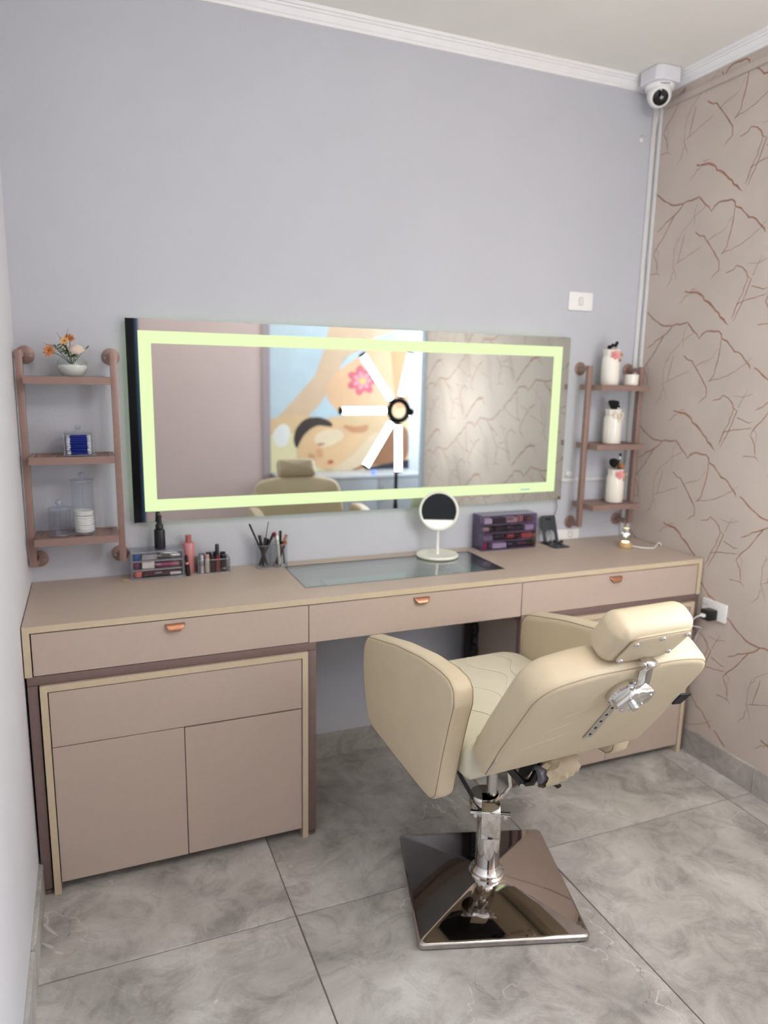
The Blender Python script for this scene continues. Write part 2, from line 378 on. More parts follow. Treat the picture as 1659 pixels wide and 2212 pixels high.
# printed veins of the wallpaper, traced once and repeated as the paper repeats
VE = [(3, [(785,1160),(860,1215),(935,1243),(1000,1228),(1060,1205),(1105,1185),(1120,1172),(1140,1195),(1170,1235),(1218,1290),(1245,1245),(1280,1215),(1340,1205),(1380,1195),(1405,1250),(1450,1262),(1510,1335),(1570,1350),(1610,1400),(1640,1455)]),
 (2, [(1000,1228),(960,1290),(930,1320),(860,1380),(790,1455)]), (2, [(930,1320),(880,1420),(850,1480),(785,1585),(765,1630),(790,1690),(793,1775)]), (1, [(785,1585),(800,1700)]),
 (2, [(725,1790),(760,1780),(795,1775),(818,1798)]), (2, [(1400,1260),(1385,1370),(1365,1460),(1340,1560),(1290,1625)]), (1.3, [(1290,1625),(1370,1590),(1450,1545),(1560,1450),(1659,1350)]),
 (2.4, [(1095,1450),(1110,1468),(1160,1480),(1200,1545),(1250,1630),(1278,1680),(1275,1750),(1210,1820)]), (1.5, [(1180,1530),(1240,1480),(1290,1445)]),
 (1.6, [(1005,1470),(985,1560),(965,1640),(955,1690),(915,1720)]), (1, [(915,1720),(925,1600),(955,1490)]), (1.2, [(915,1720),(945,1830)]), (1.4, [(915,1760),(900,1830),(860,1890)]), (1.3, [(955,1690),(1060,1620),(1140,1560)]),
 (4, [(1010,1915),(1060,1922),(1100,1920),(1150,1950),(1190,1995),(1250,2065),(1310,2130),(1350,2180)]), (1.6, [(1060,1900),(1110,1885)]), (1.4, [(1040,1940),(960,2010)]),
 (2.2, [(1330,1770),(1390,1745),(1415,1710),(1460,1725),(1490,1760),(1500,1800),(1530,1812)]), (1.8, [(1500,1810),(1470,1890),(1420,2010),(1370,2130)]), (1.8, [(1530,1812),(1490,1920),(1440,2040),(1385,2150)]),
 (2.4, [(1530,1870),(1590,1885),(1659,1880)]), (1.6, [(1410,2015),(1520,1970),(1659,1925)]), (1.4, [(1540,1790),(1580,1700),(1615,1630)]), (1, [(1659,1650),(1580,1695),(1500,1697)]),
 (1, [(1180,1240),(1080,1330),(1000,1440),(940,1540)]), (.8, [(1130,1180),(1100,1250),(1080,1400)]), (.8, [(1380,1330),(1330,1420),(1250,1500)])]
def veins():
    bm = B(); PZ, PY = .46, .565; rnd = random.Random(3)
    motif = []
    for wd, pl in VE:
        pts = [pon(1200+x/3.614, 100+y/3.614, 0, W) for x, y in pl]; fine = []
        for a, b_ in zip(pts, pts[1:]):
            L = (b_-a).length; n = max(1, int(L/.016)); pr = Vector((0, -(b_-a).z, (b_-a).y)).normalized()
            for k in range(n):
                j = rnd.gauss(0, .0028) if k else 0
                fine.append((a.lerp(b_, k/n)+pr*j, wd*(.00085)*(.75+.6*rnd.random())))
        fine.append((pts[-1], .0004)); motif.append((wd, fine))
    for iy in range(0, 4):
        for iz in range(-2, 6):
            for wd, fine in motif:
                q = [(Vector((W-.0004, p.y-iy*PY, p.z-iz*PZ - (.23*(iy % 2)))), r) for p, r in fine]
                seg = []
                for i, (p, r) in enumerate(q):
                    ok = .1 < p.z < ZC-.044 and YR < p.y < -.004
                    if not ok:
                        seg = []; continue
                    d = (q[min(i+1, len(q)-1)][0]-q[max(i-1, 0)][0]).normalized(); nrm = Vector((0, -d.z, d.y))*r
                    cur = (bm.verts.new(p+nrm), bm.verts.new(p-nrm))
                    if seg:
                        fc = bm.faces.new((seg[0], seg[1], cur[1], cur[0])); fc.material_index = 0 if wd > 1.5 else 1
                    seg = cur
    bmesh.ops.delete(bm, geom=[v for v in bm.verts if not v.link_faces], context='VERTS')
    o = obj('printed_vein', bm, [M_vein, M_vein2], wr, smooth=False); o['kind'] = 'stuff'; o['label'] = 'copper vein print of the wallpaper'
veins()

# ================================================================== VANITY DESK
H, D, DX0, DX1 = .802, .4546, .003, 2.3703
desk = thing('vanity_desk', 'long taupe vanity desk with three copper-lipped drawers and a glass inset', 'desk', ((DX0+DX1)/2, -D/2, 0))
OX, OY = desk.location.x, desk.location.y
def dbox(name, a, b, m, bevel=.0, parent=desk, seg=2):
    return box(name, (a[0]-OX, a[1]-OY, a[2]), (b[0]-OX, b[1]-OY, b[2]), m, parent, bevel, seg)
GX0, GX1, GY0, GY1 = .811, 1.553, -.342, -.066
bm = B()
X = [DX0, GX0, GX1, DX1]; Y = [-D+.001, GY0, GY1, -.002]
for z in (H-.018, H):
    pass
vv = {}
for k, z in enumerate((H-.018, H)):
    for i in range(4):
        for j in range(4): vv[i, j, k] = bm.verts.new((X[i]-OX, Y[j]-OY, z))
for k in range(2):
    for i in range(3):
        for j in range(3):
            if (i, j) != (1, 1): bm.faces.new([vv[i, j, k], vv[i+1, j, k], vv[i+1, j+1, k], vv[i, j+1, k]])
for i in range(3):
    for j in (0, 3): bm.faces.new([vv[i, j, 0], vv[i+1, j, 0], vv[i+1, j, 1], vv[i, j, 1]]); bm.faces.new([vv[j, i, 0], vv[j, i+1, 0], vv[j, i+1, 1], vv[j, i, 1]])
for a, b_ in (((1,1),(2,1)),((2,1),(2,2)),((2,2),(1,2)),((1,2),(1,1))): bm.faces.new([vv[a+(0,)], vv[b_+(0,)], vv[b_+(1,)], vv[a+(1,)]])
obj('top_panel', bm, M_panel, desk, smooth=False)
dbox('edge_band', (DX0, -D, H-.018), (DX1, -D+.0012, H-.0003), M_edge)
for x0 in (DX0, DX1-.018):
    p_ = dbox('side_panel', (x0, -D+.001, .6605), (x0+.018, -.002, H-.018), M_panel)
    dbox('edge_band', (x0, -D, .6605), (x0+.018, -D+.0012, H-.018), M_edge, parent=p_)
dbox('back_panel', (DX0+.018, -.02, .6605), (DX1-.018, -.003, H-.018), M_panel)
dbox('bottom_panel', (DX0+.018, -D+.02, .6605), (.785, -.02, .669), M_panel)
dbox('bottom_panel', (1.56, -D+.02, .6605), (DX1-.018, -.02, .669), M_panel)
def pull(x, z, par):
    # copper lip: a trapezoid plate bent forward, curved underside
    bm = B(); n = 10; hw = .028
    top, mid = [], []
    rows = []
    for j in range(5):
        t = j/4; hwj = hw*(1-.52*t**1.6); y = -D-.001-.012*math.sin(t*PI/2); zz = z-.020*t
        rows.append([bm.verts.new((x-OX+hwj*(2*k/n-1), y-OY, zz)) for k in range(n+1)])
    for a, b_ in zip(rows, rows[1:]):
        for k in range(n): bm.faces.new((a[k], a[k+1], b_[k+1], b_[k]))
    for r in bm.faces[:]: pass
    o = obj('handle', bm, M_copper, par)
    s = o.modifiers.new('thick', 'SOLIDIFY'); s.thickness = .0018
    return o
ZT, ZB = H-.0215, .662
for x0, x1, hx in ((DX0+.021, .789, .394), (.7915, 1.5545, 1.1705), (1.557, DX1-.021, 1.9545)):
    d_ = dbox('drawer', (x0, -D+.0015, ZB if x1 < 1.0 or x0 > 1.5 else ZB-.002), (x1, -D+.0185, ZT), M_panel, .0008, seg=1)
    pull(hx, .770, d_)
# the drawer under the glass
db = B(); bx(db, (GX0-.01-OX, GY0-.07-OY, .728), (GX1-OX, GY1+.02-OY, .734)); obj('drawer_floor', db, M_in, desk)
for a, b_ in (((GX0-.016, GY0-.07, .672), (GX0-.004, GY1+.03, .776)), ((GX1-.002, GY0-.07, .672), (GX1+.003, GY1+.03, .776)), ((GX0, GY1+.016, .672), (GX1, GY1+.028, .776))):
    dbox('drawer_wall', a, b_, M_panel)
dbox('glass_panel', (GX0+.002, GY0+.002, H-.007), (GX1-.002, GY1-.002, H-.0008), M_glass_desk)
db = B()
for a, b_ in (((GX0, GY0, 0), (GX1, GY0+.0022, 0)), ((GX0, GY1-.0022, 0), (GX1, GY1, 0)), ((GX0, GY0, 0), (GX0+.0022, GY1, 0)), ((GX1-.0022, GY0, 0), (GX1, GY1, 0))):
    bx(db, (a[0]-OX, a[1]-OY, H-.010), (b_[0]-OX, b_[1]-OY, H+.0006))
obj('glass_trim', db, mat('dark_trim', (70, 68, 64), .4, .5, var=.1), desk)
tr_ = thing('pale_drawer_tray', 'pale teal tray lying in the drawer under the glass inset', 'tray', (1.09, -.215, .7342))
bm = B(); shell(bm, -.16, .16, -.075, .075, 0, .03, .003); obj('tray_body', bm, mat('pale_teal', (206, 226, 220), .4, var=.03), tr_, smooth=False)
bm = B(); prism(bm, rpoly([(-.15, -.066), (.15, -.066), (.15, .066), (-.15, .066)], .01, 3), .004, .012, lambda a, b_, q: Vector((a, b_, q))); obj('liner', bm, mat('tray_liner', (190, 212, 208), .6, var=.04), tr_)
bm = B(); bx(bm, (0, 0, 0), (.075, .06, .05)); db2 = obj('dark_gift_box', bm, mat('dark_card', (70, 74, 78), .5, var=.05), None, .003, loc=(.835, -.325, .7342)); tag(db2, 'small dark grey box in the drawer under the glass inset', 'box')
for k in range(3):
    bm = B(); bx(bm, (0, 0, 0), (.11-.012*k, .19-.02*k, .014)); pl_ = obj('makeup_palette', bm, mat('palette_%d' % k, ((186, 190, 194), (96, 98, 104), (214, 216, 216))[k], .35, var=.04), None, .003, loc=(1.425+.006*k, -.285+.01*k, .7342+.0165*k)); tag(pl_, '%s flat make-up palette in the stack under the glass inset' % ('silver-grey', 'dark grey', 'pale')[k], 'palette', 'palettes under the glass')
# metal leg frames
LY0, LY1 = -.452, -.03
for x0, x1 in ((.006, .8145), (1.5585, 2.3705)):
    t = .026
    bm = B(); bx(bm, (x0-OX, LY0-OY, .634), (x1-OX, LY0+t-OY, .6600)); obj('frame_rail', bm, M_frame, desk, .002)
    bm = B(); bx(bm, (x0-OX, LY1-t-OY, .634), (x1-OX, LY1-OY, .6600)); obj('frame_rail', bm, M_frame, desk, .002)
    for xa in (x0, x1-t):
        for ya in (LY0, LY1-t):
            bm = B(); bx(bm, (xa-OX, ya-OY, .016), (xa+t-OX, ya+t-OY, .6335)); lg = obj('leg', bm, M_frame, desk, .002)
            bm = B(); lathe(bm, [(0, 0), (.013, 0), (.0145, .003), (.0145, .009), (.006, .011), (.006, .018), (0, .018)], (xa+t/2-OX, ya+t/2-OY, 0), 14); obj('foot', bm, M_frame, lg)
        bm = B(); bx(bm, (xa-OX, LY0+t-OY, .634), (xa+t-OX, LY1-t-OY, .6600)); obj('side_rail', bm, M_frame, desk, .002)

# ================================================================== CABINETS
def cabinet():
    wd, hh, dp = .749, .6335, .36; r = thing('storage_cabinet', '', 'cabinet')
    for x in (0, wd-.018):
        p_ = box('side_panel', (x, .0012, 0), (x+.018, dp, hh-.018), M_panel, r); box('edge_band', (x, 0, 0), (x+.018, .0012, hh-.018), M_edge, p_)
    p_ = box('top_panel', (0, .0012, hh-.018), (wd, dp, hh), M_panel, r); box('edge_band', (0, 0, hh-.018), (wd, .0012, hh), M_edge, p_)
    box('back_panel', (.018, dp-.01, .03), (wd-.018, dp, hh-.018), M_panel, r)
    box('bottom_panel', (.018, .02, .034), (wd-.018, dp-.01, .05), M_panel, r)
    box('drawer', (.0205, .0018, .4515), (wd-.0205, .0195, hh-.021), M_panel, r, .0008, 1)
    sp = .3735
    box('door', (.0205, .0018, .0345), (sp-.0012, .0195, .4492), M_panel, r, .0008, 1)
    box('door', (sp+.0012, .0028, .0345), (wd-.0205, .0205, .4470), M_panel, r, .0008, 1)
    return r
c1 = cabinet(); c1.location = (.0365, -.4615, 0); c1['label'] = 'taupe two-door cabinet tucked under the desk against the white wall'; c1['group'] = 'cabinets under the desk'
c2 = copy_tree(c1); c2.location = (1.5945, -.4615, 0); c2['label'] = 'taupe two-door cabinet under the desk against the papered wall, behind the chair'

# scrolled iron thing in the knee space
t = thing('scrolled_iron_bracket', 'black wrought-iron bracket with scrolls in the knee space under the desk', 'bracket', (1.535, -.12, 0))
bm = B(); sqtube(bm, (0, 0, 0), (0, 0, .60), .02); obj('upright', bm, M_blackm, t)
bm = B(); tube(bm, [(.012, 0, .60), (.036, .03, .30), (.046, .05, .008)], .008, 8); obj('brace', bm, M_blackm, t)
for zc, sg in ((.50, 1), (.40, -1), (.30, 1)):
    pts = []
    for k in range(28):
        a = k/27*2.6*PI; r_ = .042*(1-k/34); pts.append((.006+.022+.55*r_*math.cos(a+PI), 0, zc+sg*r_*math.sin(a+PI)))
    bm = B(); tube(bm, pts, .005, 6); obj('scroll', bm, M_blackm, t)

# ================================================================== LED MIRROR
MX0, MX1, MZ0, MZ1 = .318, 2.002, .982, 1.638
ml = thing('led_mirror', 'wide frameless wall mirror with a glowing pale green border of light', 'mirror', ((MX0+MX1)/2, 0, MZ0))
mo = ml.location
def mbox(name, a, b, m, bevel=0): return box(name, (a[0]-mo.x, a[1], a[2]-mo.z), (b[0]-mo.x, b[1], b[2]-mo.z), m, ml, bevel)
mbox('backing', (MX0+.05, -.022, MZ0+.05), (MX1-.05, -.001, MZ1-.05), M_white)
mbox('mirror_glass', (MX0, -.028, MZ0), (MX1, -.0225, MZ1), [M_mirror])
M_band = mat('green_light_band', (70, 80, 60), .6, emit=(228, 252, 186), es=P_BAND)
M_halo = mat('green_led_strip', (200, 240, 170), .6, emit=(226, 252, 190), es=P_HALO)
bm = B(); bo, bi = .0365, .0755
for a, b_ in (((MX0+bo, MZ1-bi), (MX1-bo, MZ1-bo)), ((MX0+bo, MZ0+bo), (MX1-bo, MZ0+bi)), ((MX0+bo, MZ0+bi), (MX0+bi, MZ1-bi)), ((MX1-bi, MZ0+bi), (MX1-bo, MZ1-bi))):
    bx(bm, (a[0]-mo.x, -.0290, a[1]-mo.z), (b_[0]-mo.x, -.0281, b_[1]-mo.z))
obj('light_band', bm, M_band, ml, smooth=False)
for a, b_ in (((MX0+.03, -.020, MZ1-.042), (MX1-.03, -.012, MZ1-.034)), ((MX0+.03, -.020, MZ0+.034), (MX1-.03, -.012, MZ0+.042)), ((MX0+.034, -.020, MZ0+.05), (MX0+.042, -.012, MZ1-.05)), ((MX1-.042, -.020, MZ0+.05), (MX1-.034, -.012, MZ1-.05))):
    mbox('led_strip', a, b_, M_halo)
mbox('edge_chip', (MX1-.20, -.0295, MZ0+.047), (MX1-.155, -.0291, MZ0+.052), mat('chip_blue', (150, 200, 220), .4))

# ================================================================== SALON CHAIR
CH = Vector((1.205, -.875, 0)); PHI = math.radians(2.3)
ch = thing('salon_chair', 'cream leatherette reclining salon chair with headrest on a square chrome base', 'chair', CH, PHI)
# base plate, world square given by its corners on the floor
hs = .2315
bp = B(); bxs = hs; 
def sq(h, z, r=.015):
    return [Vector((p.x, p.y, z)) for p in rpoly([(-h, -h), (h, -h), (h, h), (-h, h)], r, 3)]
rings = [sq(hs-.004, .002), sq(hs, .006), sq(hs, .017), sq(hs-.003, .0205), sq(hs-.008, .0225), sq(.035, .0585, .008)]
vr = [[bp.verts.new(p) for p in R] for R in rings]
for a, b_ in zip(vr, vr[1:]):
    for k in range(len(a)): bp.faces.new((a[k], a[(k+1) % len(a)], b_[(k+1) % len(a)], b_[k]))
bp.faces.new(vr[0][::-1]); bp.faces.new(vr[-1])
base = obj('base_plate', bp, M_plate, ch); base.location = (.005, .008, 0); base.rotation_euler = (0, 0, math.radians(-17.0)-PHI)
bm = B(); lathe(bm, [(0, .045), (.050, .045), (.052, .05), (.052, .06), (.047, .064), (.047, .070), (.040, .077), (.036, .085), (0, .085)], (0, 0, 0), 36); obj('collar', bm, M_chrome, ch)
bm = B(); lathe(bm, [(0, .07), (.0345, .07), (.0345, .262), (.032, .266), (0, .266)], (0, 0, 0), 36); obj('column', bm, M_chrome, ch)
bm = B(); lathe(bm, [(0, .255), (.042, .255), (.043, .30), (.040, .306), (.0, .306)], (-.012, .012, 0), 28); obj('cylinder_head', bm, M_chrome, ch)
bm = B(); tube(bm, [(-.0, -.004, .28), (0, -.004, .50)], .0155, 20); obj('piston_rod', bm, M_steel, ch)
bm = B()
pf = rpoly([(-.048, .200), (-.028, .200), (-.028, .255), (-.010, .262), (.02, .262), (.02, .306), (-.030, .306), (-.050, .285)], .004, 3)
prism(bm, pf, -.026, .026, lambda a, b_, t: Vector((t, a-.014, b_))); lb = obj('pedal_block', bm, M_chrome, ch, .002)
lb.rotation_euler = (0, 0, math.radians(-30))
bm = B(); tube(bm, [(-.056, -.036, .268), (.056, -.036, .268)], .0085, 14); pn = obj('pedal_pin', bm, M_chrome, ch); pn.rotation_euler = (0, 0, math.radians(-30))
for x in (-.042, .042):
    bm = B(); tube(bm, [(x, -.046, .262), (x, -.02, .262)], .0055, 10); obj('bolt', bm, M_chrome, pn)
bm = B(); tube(bm, [(-.04, -.02, .272), (-.055, .02, .31), (-.10, .05, .40), (-.13, .05, .45)], .006, 10); obj('lift_lever', bm, M_black, ch)
bm = B(); tube(bm, [(.03, -.01, .29), (.052, -.02, .33), (.04, -.02, .40), (.03, -.01, .47)], .006, 10); obj('pedal_arm', bm, M_chrome, ch)
# seat and its frame
def fz(z0): return lambda a, b_, t: Vector((a, b_, z0+t))
so = rpoly([(-.239, -.250), (.239, -.250), (.239, .255), (-.239, .255)], [.02, .02, .075, .075], 6)
bm = B(); pillow(bm, so, 0, .088, .02, .026, lambda a, b_, t: Vector((a, b_, .534+t)), 0, .010); seat = obj('seat', bm, M_cream2, ch)
for i, off in enumerate((-.13, -.045, .045, .13)):
    pts = []
    for k in range(30):
        y = -.20+k/29*.42; x = off+.028*math.sin(k/29*4*PI+(i % 2)*PI); pts.append((x, y, .6325 - .0045*(abs(y)/.25)**2 - .004*(abs(x)/.2)**2))
    bm = B(); tube(bm, pts, .0011, 4); obj('quilt_stitch', bm, M_stitch, seat)
bm = B(); bx(bm, (-.218, -.225, .520), (.218, .20, .538)); obj('seat_frame', bm, M_cream, ch, .012, 3)
bm = B(); bx(bm, (-.10, -.10, .494), (.10, .12, .5195)); obj('mount_plate', bm, M_black, ch, .003)
# armrests
ap = rpoly([(.244, .66), (.240, .715), (.212, .750), (.029, .790), (-.112, .810), (-.205, .813), (-.253, .808), (-.276, .789), (-.279, .75), (-.262, .699), (-.236, .607), (-.207, .487), (-.185, .467), (-.142, .465), (.014, .474), (.178, .488), (.209, .515), (.238, .60)], [.2, .06, .04, .3, .3, .2, .05, .03, .06, .3, .5, .03, .03, .2, .4, .05, .06, .3], 4)
for s in (-1, 1):
    bm = B(); pillow(bm, ap, .240, .301, .022, .014, lambda a, b_, t: Vector((s*t, a, b_)), .004, .008); ar = obj('armrest', bm, M_cream, ch)
    for ins, t in ((.0045, .2965), (.0065, .2455)):
        q = inset2(ap, ins-.0005); bm = B(); tube(bm, [(s*(t+.0007), p.x, p.y) for p in q+[q[0]]], .0010, 5, False); obj('seam', bm, M_seam, ar)
# backrest: (x across, s up the slope, t forward)
LB = math.radians(34); BY, BZ = -.307, .578
def bk(a, b_, t): return Vector((a, BY-b_*math.sin(LB)+t*math.cos(LB), BZ+b_*math.cos(LB)+t*math.sin(LB)))
bo_ = rpoly([(-.232, -.004), (.232, -.004), (.240, .12), (.240, .352), (.12, .378), (-.12, .378), (-.240, .352), (-.240, .12)], [.016, .016, .3, .085, .3, .3, .085, .3], 7)
bm = B(); pillow(bm, bo_, 0, .088, .018, .034, bk, .004, .012); back = obj('backrest', bm, M_cream, ch)
for ins, t in ((.006, .0055),):
    q = inset2(bo_, ins); bm = B(); tube(bm, [bk(p.x, p.y, t-.0006) for p in q+[q[0]]], .0011, 5, False); obj('seam', bm, M_seam, back)
bm = B(); tube(bm, [bk(-.226, .012, .001), bk(-.229, .08, .001)], .0028, 6); obj('zipper', bm, mat('zipper_grey', (196, 184, 170), .5), back)
# folds in the back cover
for k, (x0, x1, s0, s1) in enumerate(((-.17, .02, .16, .23), (-.18, -.02, .11, .16), (-.16, .0, .21, .27))):
    pts = [bk(x0+(x1-x0)*i/10, s0+(s1-s0)*(i/10)**.8, -.0012) for i in range(11)]
    bm = B(); tube(bm, pts, [.0004+.0028*math.sin(PI*i/10) for i in range(11)], 6); obj('cover_fold', bm, M_cream, back)
bm = B()
for a, b_ in ((0, 1),):
    prism(bm, [(.226, .172), (.226, .212), (.264, .206), (.256, .166)], -.003, .002, bk)
obj('strap_tab', bm, M_blackm, back)
# headrest
LH = math.radians(36); HX, HY, HZ = .010, -.505, .910
def hk(a, b_, t): return Vector((HX+a, HY-b_*math.sin(LH)+t*math.cos(LH), HZ+b_*math.cos(LH)+t*math.sin(LH)))
ho = rpoly([(-.106, .008), (-.090, -.014), (.090, -.014), (.106, .008), (.106, .078), (.090, .100), (-.090, .100), (-.106, .078)], .028, 5)
bm = B(); pillow(bm, ho, -.002, .076, .030, .036, hk, 0, .004, 6); hd = obj('headrest', bm, M_cream, ch)
hb = rpoly([(-.080, .000), (.074, .000), (.088, .082), (-.072, .082)], [.02, .03, .012, .02], 5)
bm = B(); prism(bm, hb, -.006, .004, hk); hbp = obj('back_panel', bm, M_cream, hd, .002)
bm = B(); tube(bm, [hk(p.x, p.y, -.0035) for p in inset2(hb, -.001)+[inset2(hb, -.001)[0]]], .0014, 5, False); obj('seam', bm, M_seam, hd)
for a, b_ in ((-.066, .010), (.062, .014), (.076, .072), (.008, .072), (-.058, .066)):
    bm = B(); lathe(bm, [(0, -.001), (.0062, -.001), (.0062, .001), (.005, .0032), (.002, .0042), (0, .002)], hk(a, b_, -.006), 14, hk(0, 0, -1)-hk(0, 0, 0)); obj('screw', bm, M_steel, hbp)
# headrest bracket on the back of the chair
br = []
bm = B(); prism(bm, rpoly([(-.013, .105), (.013, .105), (.013, .285), (-.013, .285)], .003, 2), -.006, -.002, lambda a, b_, t: bk(a+.006, b_, t)); st = obj('height_strap', bm, M_steel, ch)
for s_ in (.120, .148, .176, .204, .232):
    bm = B(); lathe(bm, [(0, 0), (.0034, 0), (.0034, .0006), (0, .0006)], bk(.006, s_, -.0062), 10, bk(0, 0, -1)-bk(0, 0, 0)); obj('strap_hole', bm, M_darkline, st)
bm = B(); kn = rpoly([(-.044, .288), (-.020, .262), (.024, .262), (.050, .292), (.040, .332), (-.022, .338)], .014, 5)
prism(bm, kn, -.034, -.016, lambda a, b_, t: bk(a+.008, b_, t)); k_ = obj('bracket_body', bm, M_chrome, ch, .003)
bm = B(); lathe(bm, [(0, 0), (.037, 0), (.040, .004), (.040, .014), (.036, .018), (0, .018)], bk(-.008, .304, .0), 30, bk(0, 0, -1)-bk(0, 0, 0)); obj('bracket_disc', bm, M_chrome, k_)
bm = B(); lathe(bm, [(0, 0), (.0085, 0), (.0085, .012), (0, .012)], bk(.008, .290, -.034), 6, bk(0, 0, -1)-bk(0, 0, 0)); obj('hex_nut', bm, M_steel, k_)
for a, b_ in ((-.014, .277), (.036, .284), (.040, .318), (-.018, .322)):
    bm = B(); ball(bm, bk(a, b_, -.0345), .003, 8, 6); obj('rivet', bm, M_steel, k_)
bm = B(); pts = [bk(.012, .315, -.030), bk(.014, .352, -.018), bk(.015, .374, -.006), bk(.016, .398, -.012), hk(.006, .004, -.001)]
wv = (RT*0+Vector((1, 0, 0)))*.017; rows = []
for p in pts: rows.append((bm.verts.new(p-wv), bm.verts.new(p+wv)))
for a, b_ in zip(rows, rows[1:]): bm.faces.new((a[0], a[1], b_[1], b_[0]))
nk = obj('neck_plate', bm, M_chrome, ch); sm = nk.modifiers.new('thick', 'SOLIDIFY'); sm.thickness = .005
# recline mechanism under the seat and its cloth cover
bm = B(); prism(bm, rpoly([(-.16, .49), (-.10, .49), (-.085, .41), (-.10, .395), (-.115, .41)], .006, 3), .03, .038, lambda a, b_, t: Vector((t, a, b_))); rm = obj('recline_bracket', bm, M_black, ch)
bm = B(); tube(bm, [(-.04, -.10, .475), (.015, -.125, .405), (.04, -.13, .405), (.07, -.135, .46)], .011, 8); obj('recline_arm', bm, M_black, rm)
bm = B(); tube(bm, [(.006, -.138, .405), (.03, -.12, .405)], .008, 8); obj('bolt', bm, M_steel, rm)
bm = B(); rr = []
for k in range(9):
    f_ = k/8; c_ = Vector((.060+.105*f_, -.14, .428+.022*f_)); r_ = .034+.006*math.sin(f_*PI)
    rr.append([bm.verts.new(c_+Vector((.006*math.sin(9*a+4*f_), math.cos(a)*r_*(1+.12*math.sin(7*f_*PI+3*a)), math.sin(a)*r_*(1+.10*math.sin(9*f_*PI+2*a))))) for a in [2*PI*i/20 for i in range(20)]])
for a, b_ in zip(rr, rr[1:]):
    for k in range(20): bm.faces.new((a[k], a[(k+1) % 20], b_[(k+1) % 20], b_[k]))
bm.faces.new(rr[-1]); obj('motor_cover', bm, M_cream, ch)
bm = B(); tube(bm, [(.05, -.14, .43), (.085, -.14, .436)], .024, 16); obj('motor', bm, mat('motor_grey', (150, 154, 162), .4, .3), ch)
bm = B(); tube(bm, [(.085, -.14, .41), (.115, -.15, .385), (.125, -.145, .384)], .005, 8); obj('release_lever', bm, M_black, ch)

# ================================================================== WALL SHELVES
SZ = (1.4435, 1.207, .960)                      # tray heights (centre of the front bar)
SH = .022
def shelf_mesh_bm(x0, x1, y0, y1, nx, ny):
    bm = B(); dx = (x1-x0)/nx; dy = (y1-y0)/ny
    for j in range(ny):
        for i in range(nx):
            cx = x0+(i+.5)*dx; cy = y0+(j+.5)*dy; out, inn = [], []
            for k in range(8):
                a = PI/4*k; ca, sa = math.cos(a), math.sin(a); m = max(abs(ca), abs(sa))
                out.append(bm.verts.new((cx+dx/2*ca/m, cy+dy/2*sa/m, 0))); inn.append(bm.verts.new((cx+dx*.38*ca, cy+dy*.34*sa, 0)))
            for k in range(8): bm.faces.new((out[k], out[(k+1) % 8], inn[(k+1) % 8], inn[k]))
    bmesh.ops.remove_doubles(bm, verts=bm.verts, dist=1e-5)
    return bm
def wall_shelf():
    r = thing('wall_shelf', '', 'shelf')
    px = (.016, .2765); t = .020
    for i, x in enumerate(px):
        bm = B(); sqtube(bm, (x, -.080, .872), (x, -.080, 1.530), t); po = obj('post', bm, M_rose, r, .0012)
        fx = x + (.004 if i == 0 else -.004)
        for z in (1.517, .8785):
            bm = B(); sqtube(bm, (fx, -.004, z), (fx, -.070, z), .017); am = obj('standoff_arm', bm, M_rose, po, .001)
            cx = max(fx+.006, .0285) if i == 0 else fx
            bm = B(); lathe(bm, [(0, 0), (.027, 0), (.027, .003), (.0255, .004), (0, .004)], (cx, -.0005, z), 28, (0, -1, 0)); f = obj('wall_flange', bm, M_rose, r)
            bm = B(); lathe(bm, [(0, 0), (.0036, 0), (.003, .0016), (0, .002)], (cx+(.016 if i == 0 else -.016), -.0045, z-.004), 10, (0, -1, 0)); obj('screw', bm, M_steel, f)
    for z in SZ:
        x0, x1, y0, y1 = .0272, .2653, -.150, -.012
        bm = B()
        bx(bm, (x0, y0, z-SH/2), (x1, y0+.014, z+SH/2)); bx(bm, (x0, y1-.014, z-SH/2), (x1, y1, z+SH/2))
        bx(bm, (x0, y0+.014, z-SH/2), (x0+.016, y1-.014, z+SH/2)); bx(bm, (x1-.016, y0+.014, z-SH/2), (x1, y1-.014, z+SH/2))
        tr = obj('shelf_frame', bm, M_rose, r)
        bm = shelf_mesh_bm(x0+.016, x1-.016, y0+.014, y1-.014, 10, 11); q = obj('mesh_panel', bm, M_rose, tr, smooth=False); q.location = (0, 0, z+SH/2-.0035)
        so_ = q.modifiers.new('thick', 'SOLIDIFY'); so_.thickness = .002
    return r
s1 = wall_shelf(); s1['label'] = 'rose-brown metal wall shelf with three mesh trays, beside the white wall'; s1['group'] = 'metal wall shelves'
s2 = copy_tree(s1); s2.location = (2.047, 0, 0); s2['label'] = 'rose-brown metal wall shelf with three mesh trays, beside the papered wall'
TOP = [z+SH/2 for z in SZ]

# ------------------------------------------------------------------ left shelf, top: flowers in a glass bowl
fx, fy, fz_ = pon(157, 805, 1, -.080).x, -.080, TOP[0]
t = thing('glass_bowl_vase', 'round glass bowl vase of white sand holding flowers', 'vase', (fx, fy, fz_))
bm = B(); lathe(bm, [(0, .0005), (.026, .0005), (.038, .010), (.0445, .028), (.042, .044), (.033, .056), (.028, .061), (.0265, .060), (.031, .055), (.040, .043), (.0425, .028), (.036, .012), (.025, .003), (0, .003)], n=32); obj('bowl', bm, M_glass, t)
bm = B(); lathe(bm, [(0, .0035), (.025, .0035), (.0355, .0125), (.0415, .028), (.0400, .034), (0, .037)], n=28); obj('white_sand', bm, mat('white_sand', (236, 236, 234), .9, bump=.8, bscale=400), t)
M_stem = mat('stem_green', (70, 92, 52), .6, var=.2, scale=60); M_leaf = mat('leaf_green', (92, 112, 66), .55, var=.3, scale=60)
